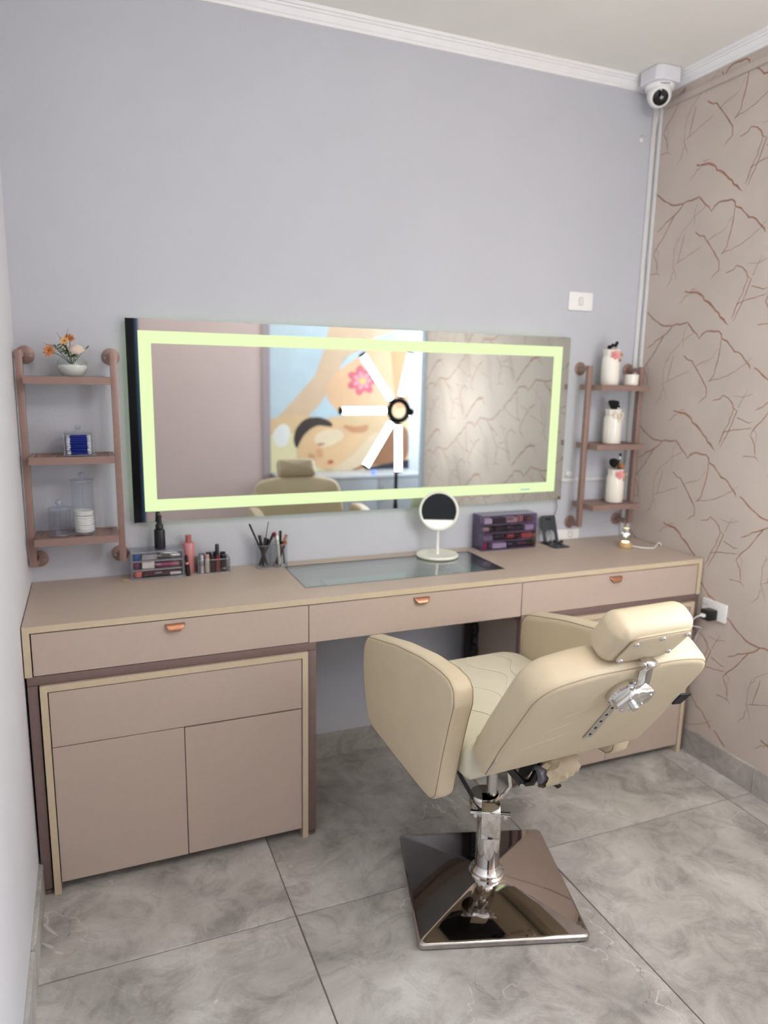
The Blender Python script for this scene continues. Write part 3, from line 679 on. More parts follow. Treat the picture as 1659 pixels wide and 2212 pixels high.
M_or = mat('orange_petal', (214, 142, 88), .6, var=.2, scale=80); M_ye = mat('peach_petal', (224, 178, 120), .6, var=.15, scale=80); M_ro = mat('pale_rose_petal', (240, 222, 206), .6, var=.08, scale=60)
M_heart = mat('flower_heart', (150, 96, 40), .8, var=.3, scale=200)
def petal(bm, c, dirv, nrm, L, wd):
    s_ = dirv.cross(nrm).normalized(); p = [c, c+dirv*L*.45+s_*wd+nrm*L*.12, c+dirv*L+nrm*L*.05+s_*wd*.35, c+dirv*L-s_*wd*.35+nrm*L*.05, c+dirv*L*.45-s_*wd+nrm*L*.12]
    bm.faces.new([bm.verts.new(q) for q in p])
def daisy(label, head, m, R, layers=3, facing=(0, -1, .4), base=(fx, fy, fz_+.034)):
    t = thing('flower', label, 'flower', base); hd_ = Vector(head)-Vector(base); n = Vector(facing).normalized(); a, b_ = basis(n)
    bm = B(); tube(bm, [(0, 0, 0), hd_*.55+Vector((0, 0, .006)), hd_-n*.004], .0012, 6); obj('stem', bm, M_stem, t)
    bm = B()
    for l in range(layers):
        k0 = 9-l
        for k in range(k0):
            an = 2*PI*k/k0+l*.4; up = .15+.45*l
            d = (a*math.cos(an)+b_*math.sin(an)+n*up).normalized(); petal(bm, hd_, d, (n-d*n.dot(d)).normalized(), R*(1-.2*l), R*.24)
    obj('petals', bm, m, t, smooth=False)
    bm = B(); ball(bm, hd_+n*.003, R*.22, 8, 6); obj('flower_heart', bm, M_heart, t)
def P_(u, v, y=-.085): return pon(u, v, 1, y)
daisy('full orange flower drooping from the glass bowl', P_(107, 758, -.10), M_or, .020, 4, (-.5, -1, .2))
daisy('dark orange flower, topmost in the glass bowl', P_(150, 731, -.075), mat('dark_orange_petal', (190, 118, 66), .6, var=.2, scale=80), .016, 3, (.2, -1, .8))
daisy('peach flower above the glass bowl', P_(139, 737, -.10), M_ye, .015, 3, (-.1, -1, .5))
t = thing('rose', 'pale cream-pink rose at the rim of the glass bowl', 'flower', (fx, fy, fz_+.034)); hd_ = P_(165, 757, -.10)-t.location
bm = B(); tube(bm, [(0, 0, 0), hd_*.5, hd_], .0014, 6); obj('stem', bm, M_stem, t)
bm = B()
for l, (R, h) in enumerate(((.0225, .016), (.018, .022), (.013, .026), (.008, .028))):
    for k in range(5):
        a0 = 2*PI*k/5+l*.6; pr_ = []
        for i in range(6):
            a = a0+(i/5-.5)*1.7
            pr_.append([hd_+Vector((math.cos(a)*R*q, math.sin(a)*R*q, -.010+h*z_)) for q, z_ in ((.45, 0), (.95, .45), (1.0+.12*math.cos((i/5-.5)*3), 1-.25*abs(i/5-.5)))])
        vs = [[bm.verts.new(p) for p in r_] for r_ in pr_]
        for i in range(5):
            for j in range(2): bm.faces.new((vs[i][j], vs[i+1][j], vs[i+1][j+1], vs[i][j+1]))
obj('petals', bm, M_ro, t)
def sprig(label, pts, n, L, m=M_leaf, wd=.18):
    t = thing('leaf_sprig', label, 'leaves', (fx, fy, fz_+.034)); pts = [Vector(p)-t.location for p in pts]
    bm = B(); tube(bm, pts, .0008, 5); obj('stem', bm, M_stem, t)
    rnd = random.Random(len(label))
    for k in range(n):
        f = .35+.65*k/max(1, n-1); i = min(len(pts)-2, int(f*(len(pts)-1))); q = pts[i].lerp(pts[i+1], f*(len(pts)-1)-i); d = Vector((rnd.uniform(-1, 1), rnd.uniform(-1, .3), rnd.uniform(-.1, .9))).normalized()
        bm = B(); petal(bm, q, d, basis(d)[0], L, L*wd); obj('leaf', bm, m, t, smooth=False)
sb = (fx, fy, fz_+.034)
sprig('small-leaved green sprig arching towards the orange flower', [sb, P_(140, 765), P_(122, 748, -.09)], 14, .014)
sprig('small-leaved green sprig beside the rose', [sb, P_(170, 770), P_(186, 752, -.085)], 10, .013)
sprig('loose green sprig in the middle of the flowers', [sb, P_(150, 765), P_(140, 744, -.07)], 16, .018)
for lab, a, b_ in (('long dark grass blade leaning towards the white wall', (140, 745), (121, 717)), ('long dark grass blade rising highest from the flowers', (140, 738), (147, 709)), ('short dark blade pointing past the orange flower', (118, 748), (94, 742))):
    t = thing('grass_blade', lab, 'leaf', sb); q = [Vector((0, 0, 0)), P_(*a)-t.location, P_(*b_)-t.location]
    bm = B(); tube(bm, q, [.0012, .0014, .0003], 5); obj('blade', bm, mat('dark_blade', (48, 52, 44), .6, var=.2), t)

# ------------------------------------------------------------------ left shelf, middle: cotton swabs
cx = pon(172, 985, 1, -.085).x; z0 = TOP[1]
t = thing('cotton_swab_box', 'clear acrylic lidded box filled with blue cotton swabs', 'box', (cx, -.083, z0)); hw, hd2, hh = .040, .034, .068
bm = B(); shell(bm, -hw, hw, -hd2, hd2, .001, hh); bd = obj('box_body', bm, M_acryl, t, smooth=False)
bm = B(); edges(bm, -hw, hw, -hd2, hd2, .002, hh); obj('box_edges', bm, M_acryl_e, bd)
bm = B(); bx(bm, (-hw-.002, -hd2-.002, hh+.0005), (hw+.002, hd2+.002, hh+.004)); ld = obj('lid', bm, M_acryl_e, t, .001, 1)
bm = B(); lathe(bm, [(0, 0), (.004, 0), (.004, .004), (.009, .008), (.0105, .013), (.008, .018), (0, .020)], (0, 0, hh+.004), 18); obj('knob', bm, M_acryl_e, ld)
bm = B(); bx(bm, (-hw-.006, -hd2-.006, 0), (hw+.006, hd2+.004, .001)); obj('foot_plate', bm, M_acryl_e, t)
M_blue = mat('swab_blue', (38, 62, 178), .5, var=.1, scale=80); M_cot = mat('cotton', (244, 243, 240), .95, bump=.5, bscale=500)
bm = B(); tube(bm, [(-.026, 0, 0), (.026, 0, 0)], .0013, 6); 
for f in bm.faces: f.material_index = 0
n0 = len(bm.faces)
for sx_ in (-1, 1): ball(bm, (sx_*.029, 0, 0), .0029, 8, 6, (1.9, 1, 1))
bm.faces.ensure_lookup_table()
for f in bm.faces[n0:]: f.material_index = 1
sw = obj('cotton_swab', bm, [M_blue, M_cot]); tag(sw, 'blue-stemmed cotton swab in the clear lidded box', 'cotton swab', 'cotton swabs in the acrylic box')
rnd = random.Random(5); first = True
for lay in range(10):
    for k in range(8):
        o = sw if first else sw.copy()
        if not first: col.objects.link(o)
        first = False
        o.location = (cx+rnd.uniform(-.0015, .0015), -.083-.026+.0072*k+(.003 if lay % 2 else 0), z0+.0065+.0056*lay); o.rotation_euler = (0, rnd.uniform(-.04, .04), rnd.uniform(-.20, .20))

# ------------------------------------------------------------------ left shelf, bottom: two jars, cotton pads
def jar(u, v, r, hgt, label):
    x = pon(u, v, 1, -.088).x; t = thing('lidded_jar', label, 'jar', (x, -.086, TOP[2]), 0, 'clear jars on the lowest tray')
    bm = B(); lathe(bm, [(0, .0005), (r, .0005), (r, hgt), (r-.0025, hgt), (r-.0025, .005), (0, .005)], n=32); bd = obj('jar_body', bm, M_acryl, t)
    bm = B(); 
    for z in (.003, hgt-.001):
        tube(bm, [(math.cos(a)*r, math.sin(a)*r, z) for a in [2*PI*i/28 for i in range(29)]], .0012, 6, False)
    obj('jar_rim', bm, M_acryl_e, bd)
    bm = B(); lathe(bm, [(0, hgt+.0004), (r+.002, hgt+.0004), (r+.002, hgt+.004), (r-.004, hgt+.006), (0, hgt+.006)], n=32); ld = obj('lid', bm, M_acryl_e, t)
    bm = B(); lathe(bm, [(0, 0), (.004, 0), (.005, .003), (.010, .008), (.0115, .013), (.009, .019), (0, .023)], (0, 0, hgt+.006), 18); obj('knob', bm, M_acryl_e, ld)
    return x
jar(132, 1160, .034, .082, 'short empty clear acrylic jar with a ball-knob lid')
xj = jar(184, 1158, .034, .166, 'tall clear acrylic jar half filled with cotton pads')
bm = B(); lathe(bm, [(0, -.0035), (.0275, -.0035), (.029, -.001), (.029, .001), (.0275, .0035), (0, .0035)], n=24); pd_ = obj('cotton_pad', bm, mat('cotton_pad', (240, 238, 232), .95, bump=.6, bscale=260)); tag(pd_, 'round white cotton pad stacked in the tall jar', 'cotton pad', 'cotton pads in the tall jar')
for k in range(9):
    o = pd_ if k == 0 else pd_.copy()
    if k: col.objects.link(o)
    o.location = (xj+rnd.uniform(-.0015, .0015), -.086+rnd.uniform(-.0015, .0015), TOP[2]+.0095+.0074*k+(.001 if k > 6 else 0)); o.rotation_euler = (rnd.uniform(-.02, .02), rnd.uniform(-.02, .02)+(.05 if k == 8 else 0), 0)

# ------------------------------------------------------------------ right shelf: brush vases
M_pink = mat('pink_petal', (226, 150, 150), .5, var=.15, scale=90); M_gold = mat('gold_leaf', (176, 146, 86), .5, var=.15, scale=90); M_bris = mat('brush_hair_black', (14, 13, 14), .9, bump=.6, bscale=500); M_tan = mat('brush_hair_tan', (176, 122, 64), .9, bump=.6, bscale=500); M_beige = mat('pale_ribbon', (228, 214, 192), .6, var=.05)
def brush_vase(u, v, tz, label, deco):
    x = pon(u, v, 1, -.085).x; t = thing('brush_vase', label, 'vase', (x, -.085, tz), math.radians(-22), 'white ceramic brush vases')
    bm = B(); lathe(bm, [(0, .0005), (.034, .0005), (.0365, .004), (.0365, .05), (.0362, .100), (.0345, .107), (.031, .114)], n=48, flute=16, fl=.018)
    lathe(bm, [(.031, .114), (.0302, .120), (.032, .132), (.0355, .140), (.032, .139), (.026, .125), (.025, .10), (.025, .02), (0, .015)], n=48, flute=8, fl=.05); vb = obj('vase_body', bm, M_ceramic, t)
    if deco == 'rose':
        c = Vector((.006, -.030, .118)); n = Vector((.1, -1, .2)).normalized(); a, b_ = basis(n)
        for l, (R, k0) in enumerate(((.0205, 7), (.0145, 6), (.0085, 4))):
            bm = B()
            for k in range(k0):
                an = 2*PI*k/k0+l*.5; d = (a*math.cos(an)+b_*math.sin(an)+n*(.2+.4*l)).normalized(); petal(bm, c+n*.002, d, (n-d*n.dot(d)).normalized(), R, R*.42)
            obj('rose_petals', bm, M_pink, t, smooth=False)
        for dx, dz, m_ in ((.024, .002, M_gold), (.012, -.016, M_gold), (.020, -.020, mat('dusty_leaf', (150, 128, 96), .6, var=.2))):
            bm = B()
            for k in range(5):
                an = 2*PI*k/5; d = (a*math.cos(an)+b_*math.sin(an)+n*.3).normalized(); petal(bm, c+Vector((dx, .004, dz)), d, (n-d*n.dot(d)).normalized(), .009, .0042)
            obj('gilt_blossom', bm, m_, t, smooth=False)
    else:
        for sg in (-1, 1):
            pts = [(.010+sg*.020*math.sin(PI*k/10)*(1 if k < 8 else .6), -.034-.002*math.sin(PI*k/10), .116+.012*math.sin(2*PI*k/10)) for k in range(11)]
            bm = B(); tube(bm, pts, .0024, 6); obj('bow_loop', bm, M_beige, t)
            bm = B(); tube(bm, [(.010, -.034, .116), (.018+sg*.008, -.040, .100), (.022+sg*.010, -.041, .086)], [.0024, .002, .001], 6); obj('bow_tail', bm, M_beige, t)
        bm = B(); tube(bm, [(math.cos(a)*.030, math.sin(a)*.030, .117) for a in [2*PI*i/24 for i in range(25)]], .0022, 6, False); obj('ribbon', bm, M_beige, t)
    return Vector((x, -.085, tz))
def brush(base, dx, dy, top, hr, hl, m, label, flat=1., hm=None, group=None):
    """handle from inside the vase out to the head"""
    p0 = base+Vector((-dx*.5, -dy*.5, .022)); p1 = base+Vector((dx, dy, top)); d = (p1-p0).normalized()
    t = thing('makeup_brush', label, 'brush', p0, 0, group); e = p1-p0
    bm = B(); tube(bm, [(0, 0, 0), e*.6, e], [.0022, .003, .0032], 8); obj('handle', bm, hm or M_black, t)
    bm = B(); tube(bm, [e, e+d*.012], [.0034, .0044], 10); obj('ferrule', bm, M_steel, t)
    x_, y_ = basis(d); bm = B(); rings = []
    for f, r in (((0, .3), (.3, .6), (.6, .88), (.85, 1), (.96, .92), (1, .7)) if flat == .7 else ((0, .5), (.25, .85), (.55, 1), (.8, .92), (.94, .6), (1, .2))):
        c = e+d*(.012+hl*f); rings.append([bm.verts.new(c+(x_*math.cos(a)+y_*math.sin(a)*flat)*hr*r) for a in [2*PI*i/14 for i in range(14)]])
    for a, b_ in zip(rings, rings[1:]):
        for k in range(14): bm.faces.new((a[k], a[(k+1) % 14], b_[(k+1) % 14], b_[k]))
    bm.faces.new(rings[0][::-1]); bm.faces.new(rings[-1]); obj('bristles', bm, m, t)
v1 = brush_vase(1316, 832, TOP[0], 'white fluted vase with a pink rose, topmost on its shelf', 'rose')
for i, (a, b_) in enumerate(((-.014, -.008), (.004, -.013), (.015, -.004), (-.004, .010), (.012, .012))):
    brush(v1, a, b_, .130+.008*(i % 3), .0065, .016, M_bris, 'small black brush in the rose vase on the top tray', group='small brushes in the topmost vase')
v2 = brush_vase(1320, 961, TOP[1], 'white fluted vase with a cream bow on the middle tray', 'bow')
brush(v2, -.008, -.008, .124, .027, .038, M_bris, 'broad black powder brush in the bow vase', .7)
brush(v2, .017, .004, .126, .012, .020, M_bris, 'small black brush beside the broad one in the bow vase', .6)
brush(v2, .006, -.015, .124, .006, .012, mat('white_hair', (232, 230, 226), .9), 'white tipped brush in the bow vase')
v3 = brush_vase(1325, 1088, TOP[2], 'white fluted vase with a pink rose on the lowest tray', 'rose')
brush(v3, -.012, -.002, .136, .022, .036, M_bris, 'round black powder brush in the vase on the lowest tray', .8)
brush(v3, .009, -.010, .132, .019, .020, M_tan, 'tan haired flat brush in the vase on the lowest tray', .55)
brush(v3, .019, .006, .178, .0055, .014, M_bris, 'long thin brush standing tallest in the vase on the lowest tray')
brush(v3, .004, .013, .128, .008, .018, M_bris, 'short black brush behind the tan one on the lowest tray')
x = pon(1366, 830, 1, -.09).x
bm = B(); lathe(bm, [(0, .0005), (.027, .0005), (.029, .003), (.0295, .044), (.0275, .044), (.027, .006), (0, .005)], n=32); o = obj('small_cup', bm, M_ceramic, loc=(x-.006, -.088, TOP[0])); tag(o, 'plain small white cup beside the topmost rose vase', 'cup')

# ================================================================== ON THE DESK
HD = H+.0005
def organizer(name, label, x0, x1, y0, y1, hgt, rows, m, me):
    t = thing(name, label, 'organizer', ((x0+x1)/2, (y0+y1)/2, HD)); hx, hy = (x1-x0)/2, (y1-y0)/2
    bm = B(); shell(bm, -hx, hx, -hy, hy, 0, hgt, .0022, True, False); bd = obj('casing', bm, m, t, smooth=False)
    bm = B(); edges(bm, -hx, hx, -hy, hy, .001, hgt-.001, .0013); obj('casing_edges', bm, me, bd)
    rh = (hgt-.006)/rows
    for k in range(rows):
        z = .003+rh*k
        bm = B(); a, b_ = -hx+.0035, hx-.0035; shell(bm, a, b_, -hy+.0008, hy-.004, z+.0012, z+rh-.0012, .0016); dw = obj('drawer', bm, m, t, smooth=False)
        bm = B()
        for zz in (z+.0014, z+rh-.0014): tube(bm, [(a, -hy+.0005, zz), (b_, -hy+.0005, zz)], .0012, 6)
        for xx in (a, b_): tube(bm, [(xx, -hy+.0005, z), (xx, -hy+.0005, z+rh-.001)], .0012, 6)
        obj('drawer_edge', bm, me, dw)
        bm = B(); bx(bm, (-.012, -hy-.006, z+rh*.55), (.012, -hy+.0005, z+rh*.55+.004)); obj('drawer_pull', bm, me, dw, .001, 1)
    return rh
def lying(name, label, cat, x0, x1, y, z, r, m, capf=.35, mc=None, group=None):
    t = thing(name, label, cat, (x0, y, z+r), 0, group); L = x1-x0
    bm = B(); lathe(bm, [(0, 0), (r*.95, 0), (r, .0015), (r, L*(1-capf)-.0005), (0, L*(1-capf)-.0005)], n=12, axis=(1, 0, 0)); obj('barrel', bm, m, t)
    bm = B(); lathe(bm, [(0, L*(1-capf)), (r*.92, L*(1-capf)), (r*.92, L-.0015), (r*.8, L), (0, L)], n=12, axis=(1, 0, 0)); obj('cap', bm, mc or M_black, t)
def pot(name, label, cat, x, y, z, r, h_, m, mc, group=None):
    t = thing(name, label, cat, (x, y, z), 0, group)
    bm = B(); lathe(bm, [(0, 0), (r*.95, 0), (r, .0012), (r, h_*.55), (0, h_*.55)], n=20); obj('body', bm, m, t)
    bm = B(); lathe(bm, [(0, h_*.56), (r*1.02, h_*.56), (r*1.02, h_*.96), (r*.95, h_), (0, h_)], n=20); obj('lid', bm, mc, t)
def slab(name, label, cat, a, b_, m, m2, group=None):
    t = thing(name, label, cat, a, 0, group); d = [b_[i]-a[i] for i in range(3)]
    box('case', (0, 0, 0), (d[0], d[1], d[2]*.6), m, t, .001, 1); box('lid', (0, 0, d[2]*.62), tuple(d), m2, t, .001, 1)
c_ = lambda n, c, r=.35, me=0.: mat('cosmetic_'+n, c, r, me, var=.05, scale=50)
ox0, ox1, oy0, oy1 = .300, .466, -.086, -.014
rh = organizer('acrylic_drawer_box', 'clear acrylic three-drawer box packed with make-up beside the shelf', ox0, ox1, oy0, oy1, .0935, 3, M_acryl, M_acryl_e)
z1 = HD+.003+.0032; z2 = z1+rh; z3 = z2+rh
pot('blush_pot', 'coral blush pot in the lowest drawer of the clear box', 'make-up', ox0+.021, -.068, z1, .0125, .020, c_('coral', (214, 110, 96)), c_('coral2', (226, 128, 112)))
lying('eyeliner', 'dark eyeliner pencil with a white sticker in the lowest drawer', 'make-up', ox0+.038, ox1-.008, -.073, z1, .0055, c_('brown', (74, 44, 44)), .3, c_('sticker', (214, 208, 202)))
lying('lip_pencil', 'plum lip pencil lying behind the eyeliner', 'make-up', ox0+.040, ox1-.010, -.060, z1, .0055, c_('plum', (120, 50, 78)), .25, c_('plum2', (150, 84, 96)))
lying('mascara', 'mauve mascara tube at the back of the lowest drawer', 'make-up', ox0+.012, ox1-.012, -.040, z1, .009, c_('mauve', (140, 92, 100)), .4, c_('mauve2', (100, 60, 70)))
slab('white_label_box', 'small white carton in the middle drawer of the clear box', 'make-up', (ox0+.034, -.079, z2), (ox0+.073, -.060, z2+.021), c_('carton', (236, 228, 216)), c_('carton2', (240, 234, 224)))
lying('lip_gloss', 'magenta lip gloss in the middle drawer of the clear box', 'make-up', ox0+.078, ox1-.014, -.070, z2, .0075, c_('magenta', (150, 50, 92)), .35, c_('magenta2', (176, 92, 110)))
pot('shadow_pot', 'purple eyeshadow pot in the middle drawer of the clear box', 'make-up', ox0+.017, -.066, z2, .0105, .018, c_('violetpot', (108, 46, 84)), c_('violetpot2', (126, 60, 96)))
lying('lip_gloss', 'dark red lip gloss at the back of the middle drawer', 'make-up', ox0+.012, ox1-.03, -.040, z2, .008, c_('darkred', (110, 34, 46)), .35)
pot('blue_pot', 'blue cream pot in the top drawer of the clear box', 'make-up', ox0+.019, -.068, z3, .0115, .020, c_('blue', (40, 84, 150)), c_('blue2', (56, 100, 160)))
slab('silver_compact', 'silver compact in the top drawer of the clear box', 'make-up', (ox0+.034, -.080, z3), (ox0+.082, -.058, z3+.015), c_('silver', (206, 206, 210), .2, .8), c_('silver2', (222, 222, 224), .2, .8))
lying('foundation_tube', 'dark olive tube in the top drawer of the clear box', 'make-up', ox0+.086, ox1-.010, -.070, z3, .008, c_('olive', (84, 84, 76)), .45, c_('pewter', (170, 172, 170), .25, .7))
lying('mascara', 'black mascara tube at the back of the top drawer', 'make-up', ox0+.012, ox1-.014, -.040, z3, .008, M_black, .4, c_('pewter', (170, 172, 170)))
# spray bottle on the box
q = pon(345, 1188, 2, HD+.094); q.y = -.05; q.x = pon(345, 1160, 1, -.05).x
t = thing('spray_bottle', 'black pump spray bottle standing on the clear drawer box', 'bottle', (q.x, q.y, HD+.0942))
bm = B(); lathe(bm, [(0, .0004), (.0165, .0004), (.0178, .002), (.0178, .060), (.0165, .064), (.010, .067), (0, .067)], n=28); obj('bottle_body', bm, M_black, t)
bm = B(); lathe(bm, [(0, .067), (.0125, .067), (.0125, .080), (.011, .082), (.009, .083), (.008, .100), (0, .100)], n=24); obj('pump_collar', bm, M_black, t)
bm = B(); lathe(bm, [(0, .100), (.0075, .100), (.0075, .112), (.005, .116), (0, .116)], n=20); tube(bm, [(0, 0, .108), (.006, -.010, .108)], .003, 8); obj('nozzle', bm, M_black, t)
# pink bottle
t = thing('pink_bottle', 'tall pink cosmetic bottle with a rose-gold cap', 'bottle', (.489, -.035, HD)); M_pk = mat('pink_bottle', (196, 128, 130), .25, var=.04, scale=30, coat=.3)
bm = B(); lathe(bm, [(0, .0004), (.0185, .0004), (.0195, .003), (.0195, .100), (.0175, .104), (.0095, .105), (0, .105)], n=28); obj('bottle_body', bm, M_pk, t)
bm = B(); lathe(bm, [(0, .1055), (.010, .1055), (.010, .124), (.0105, .126), (.0105, .130), (0, .130)], n=24); obj('cap', bm, mat('rose_cap', (186, 110, 104), .3, .2), t)
t = thing('lipstick', 'black lipstick with a pink band leaning in front of the pink bottle', 'lipstick', (.4805, -.079, HD+.0003))
bm = B(); lathe(bm, [(0, 0), (.0075, 0), (.0075, .040), (0, .040)], n=16); obj('base', bm, M_black, t)
bm = B(); lathe(bm, [(0, .0402), (.0062, .0402), (.0062, .047), (0, .047)], n=16); obj('pink_band', bm, c_('pinkband', (226, 142, 138)), t)
bm = B(); lathe(bm, [(0, .0472), (.0055, .0472), (.005, .070), (0, .072)], n=16); obj('cap', bm, M_black, t); t.rotation_euler = (0, math.radians(-5), 0)
# clear tray of lipsticks
tx0, tx1, ty0, ty1 = .514, .620, -.078, -.014
t = thing('lipstick_tray', 'open clear acrylic tray holding lipsticks and glosses', 'tray', ((tx0+tx1)/2, (ty0+ty1)/2, HD)); hx, hy = (tx1-tx0)/2, (ty1-ty0)/2
bm = B(); shell(bm, -hx, hx, -hy, hy, 0, .048, .002); bd = obj('tray_body', bm, M_acryl, t, smooth=False)
bm = B(); edges(bm, -hx, hx, -hy, hy, .001, .048, .0012); obj('tray_edges', bm, M_acryl_e, bd)
def stick(label, x, y, r, h1, h2, m, mc, band=None, z=.0026):
    t = thing('lipstick', label, 'lipstick', (x, y, HD+z))
    bm = B(); lathe(bm, [(0, 0), (r, 0), (r, h1), (0, h1)], n=18); obj('base', bm, m, t)
    bm = B(); lathe(bm, [(0, h1+.0003), (r*.94, h1+.0003), (r*.94, h1+h2-.001), (r*.85, h1+h2), (0, h1+h2)], n=18); obj('cap', bm, mc, t)
    if band:
        bm = B(); tube(bm, [(math.cos(a)*r*1.01, math.sin(a)*r*1.01, h1*.45) for a in [2*PI*i/16 for i in range(17)]], .0014, 6, False); obj('band', bm, band, t)
ms = c_('silvertube', (208, 206, 206), .2, .7)
stick('silver and clear lipstick at the corner of the tray', .526, -.068, .0085, .026, .036, ms, c_('greytube', (150, 150, 154), .25, .5))
stick('pale champagne tube beside the silver lipstick in the tray', .545, -.066, .0085, .050, .012, c_('champagne', (206, 198, 186), .25, .4), c_('rosecap', (180, 140, 130), .3, .3))
stick('short black lipstick beside the champagne tube in the tray', .5625, -.064, .0085, .030, .024, M_black, M_blackm)
stick('tall dark red gloss with a black cap in the tray', .579, -.067, .0072, .058, .038, c_('redgloss', (122, 28, 36), .2), M_black)
stick('black lipstick with a silver band at the end of the tray', .602, -.064, .0095, .024, .032, M_black, M_black, ms)
stick('squat black lipstick at the back of the tray', .532, -.030, .010, .030, .028, M_black, c_('smokecap', (96, 90, 92), .25))
stick('round-topped black lipstick in the back row of the tray', .556, -.028, .010, .030, .030, M_blackm, M_black)
stick('glossy black lipstick behind the red gloss in the tray', .580, -.028, .010, .030, .031, M_black, M_black)
stick('black lipstick in the back corner of the tray', .604, -.028, .010, .030, .028, M_black, M_blackm)
# hair tie
bm = B(); tube(bm, [(.284+.013*math.cos(a), -.078+.007*math.sin(a), HD+.0014+.001*math.sin(2*a)) for a in [2*PI*i/24 for i in range(25)]], .0012, 6, False); tag(obj('hair_tie', bm, mat('tie_tan', (206, 176, 140), .7)), 'thin tan elastic hair tie lying on the desk', 'hair tie')
# two clear pencil cups
def cup(x, y, r, h_, label):
    t = thing('pencil_cup', label, 'cup', (x, y, HD), 0, 'clear pencil cups')
    bm = B(); lathe(bm, [(0, .0002), (r*.98, .0002), (r, h_), (r-.0022, h_), (r*.98-.0022, .004), (0, .004)], n=28); bd = obj('cup_body', bm, M_acryl, t)
    bm = B()
    for z in (.002, h_): tube(bm, [(math.cos(a)*r, math.sin(a)*r, z) for a in [2*PI*i/28 for i in range(29)]], .0013, 6, False)
    obj('cup_rim', bm, M_acryl_e, bd)
def pencil(cx_, cy_, a0, a1, z1_, r, m, mc, label, capf=.3, group=None):
    p0 = Vector((cx_+a0[0], cy_+a0[1], HD+.008)); p1 = Vector((cx_+a1[0], cy_+a1[1], HD+z1_)); e = p1-p0
    t = thing('cosmetic_pencil', label, 'pencil', p0, 0, group)
    bm = B(); tube(bm, [e*0, e*.04, e*(1-capf)], [r*.4, r, r], 10); obj('barrel', bm, m, t)
    bm = B(); tube(bm, [e*(1-capf+.001), e], r*1.06, 10); obj('cap', bm, mc, t)
K1 = (.742, -.050, .0275); cup(*K1, .082, 'clear acrylic cup of black eyeliner pencils')
gk = 'black pencils in the clear cup'
pencil(*K1[:2], (.014, .004), (-.048, -.002), .158, .0032, M_black, M_blackm, 'long black brush pencil leaning far out of the cup', .3)
pencil(*K1[:2], (.012, -.008), (-.017, -.010), .118, .0042, M_black, M_black, 'black eyeliner pencil standing in the clear cup', .3, gk)
pencil(*K1[:2], (.004, .012), (-.010, .012), .112, .0046, M_black, M_blackm, 'black eyeliner pencil standing in the clear cup', .3, gk)
pencil(*K1[:2], (-.006, -.014), (.006, -.012), .108, .0050, M_black, M_black, 'black eyeliner pencil standing in the clear cup', .3, gk)
pencil(*K1[:2], (-.012, .004), (.018, .004), .100, .0044, M_black, M_black, 'black eyeliner pencil standing in the clear cup', .3, gk)
pencil(*K1[:2], (-.016, -.004), (.036, -.006), .122, .0042, M_black, M_black, 'black pencil leaning towards the second cup', .3)
pencil(*K1[:2], (-.010, -.010), (.022, .012), .160, .0013, M_black, M_blackm, 'hair-thin black brush standing tallest in the first cup', .5)
K2 = (.801, -.050, .0275); cup(*K2, .082, 'clear acrylic cup of mixed lip pencils')
pencil(*K2[:2], (.008, .006), (-.018, .004), .122, .0052, c_('palegreen', (206, 212, 196)), c_('redcap', (176, 40, 60)), 'pale tube with a red cap in the second cup', .14)
pencil(*K2[:2], (-.004, -.012), (-.012, -.012), .112, .0055, c_('palegreen2', (196, 202, 186)), c_('whitecap', (232, 240, 236)), 'pale tube with a white cap in the second cup', .12)
pencil(*K2[:2], (.004, .014), (.006, .014), .124, .0045, M_black, M_black, 'upright black pencil in the second cup', .3)
pencil(*K2[:2], (-.014, .002), (.026, .002), .112, .0055, c_('bronze', (140, 90, 76)), c_('bronzecap', (168, 118, 104)), 'bronze lip pencil leaning out of the second cup', .25)
pencil(*K2[:2], (-.012, -.008), (.020, -.012), .092, .0042, M_black, c_('rust', (170, 92, 62)), 'black pencil with a rust cap in the second cup', .2)
pencil(*K2[:2], (.014, -.008), (.010, .004), .088, .0036, M_black, M_black, 'short black pencil in the second cup', .2)
# round make-up mirror
mx, my = 1.401, -.098
t = thing('makeup_mirror', 'round white stand mirror on a disc foot', 'mirror', (mx, my, HD)); M_cr = mat('ivory_plastic', (238, 238, 226), .35, var=.01)
bm = B(); lathe(bm, [(0, .0003), (.074, .0003), (.080, .003), (.081, .007), (.078, .011), (.070, .0125), (.062, .010), (0, .010)], n=48); obj('foot_disc', bm, M_cr, t)
bm = B(); lathe(bm, [(0, .010), (.008, .010), (.0055, .018), (.0048, .10), (0, .10)], n=20); obj('stem', bm, M_cr, t)
hc = Vector((0.002, .002, .175)); nn = Vector((-.38, -.91, .135)).normalized(); sx_ = Vector((0, 0, 1)).cross(nn).normalized()*-1; sy_ = nn.cross(sx_)*-1
if sy_.z < 0: sy_ = -sy_
bm = B(); lathe(bm, [(0, -.010), (.066, -.010), (.074, -.006), (.0755, 0), (.074, .006), (.070, .0075), (.066, .006), (.066, .003), (0, .003)], hc, 48, nn); hd_ = obj('mirror_rim', bm, M_cr, t)
def circ(cut, low):
    pts = [(math.cos(a)*.0655, math.sin(a)*.0655) for a in [2*PI*i/72 for i in range(72)]]
    return [p for p in pts if (p[1] < cut) == low]
cut = -.036
for low, nm, m_ in ((False, 'mirror_glass', M_mirror), (True, 'frosted_light', mat('frosted_white', (244, 244, 246), .4, emit=(255, 255, 255), es=.25))):
    pts = sorted(circ(cut, low), key=lambda p: math.atan2(p[1]-(-.05 if low else .01), p[0])); bm = B(); prism(bm, pts, .0035, .0045, lambda a, b_, q: hc+sx_*a+sy_*b_+nn*q); obj(nm, bm, m_, hd_, smooth=False)
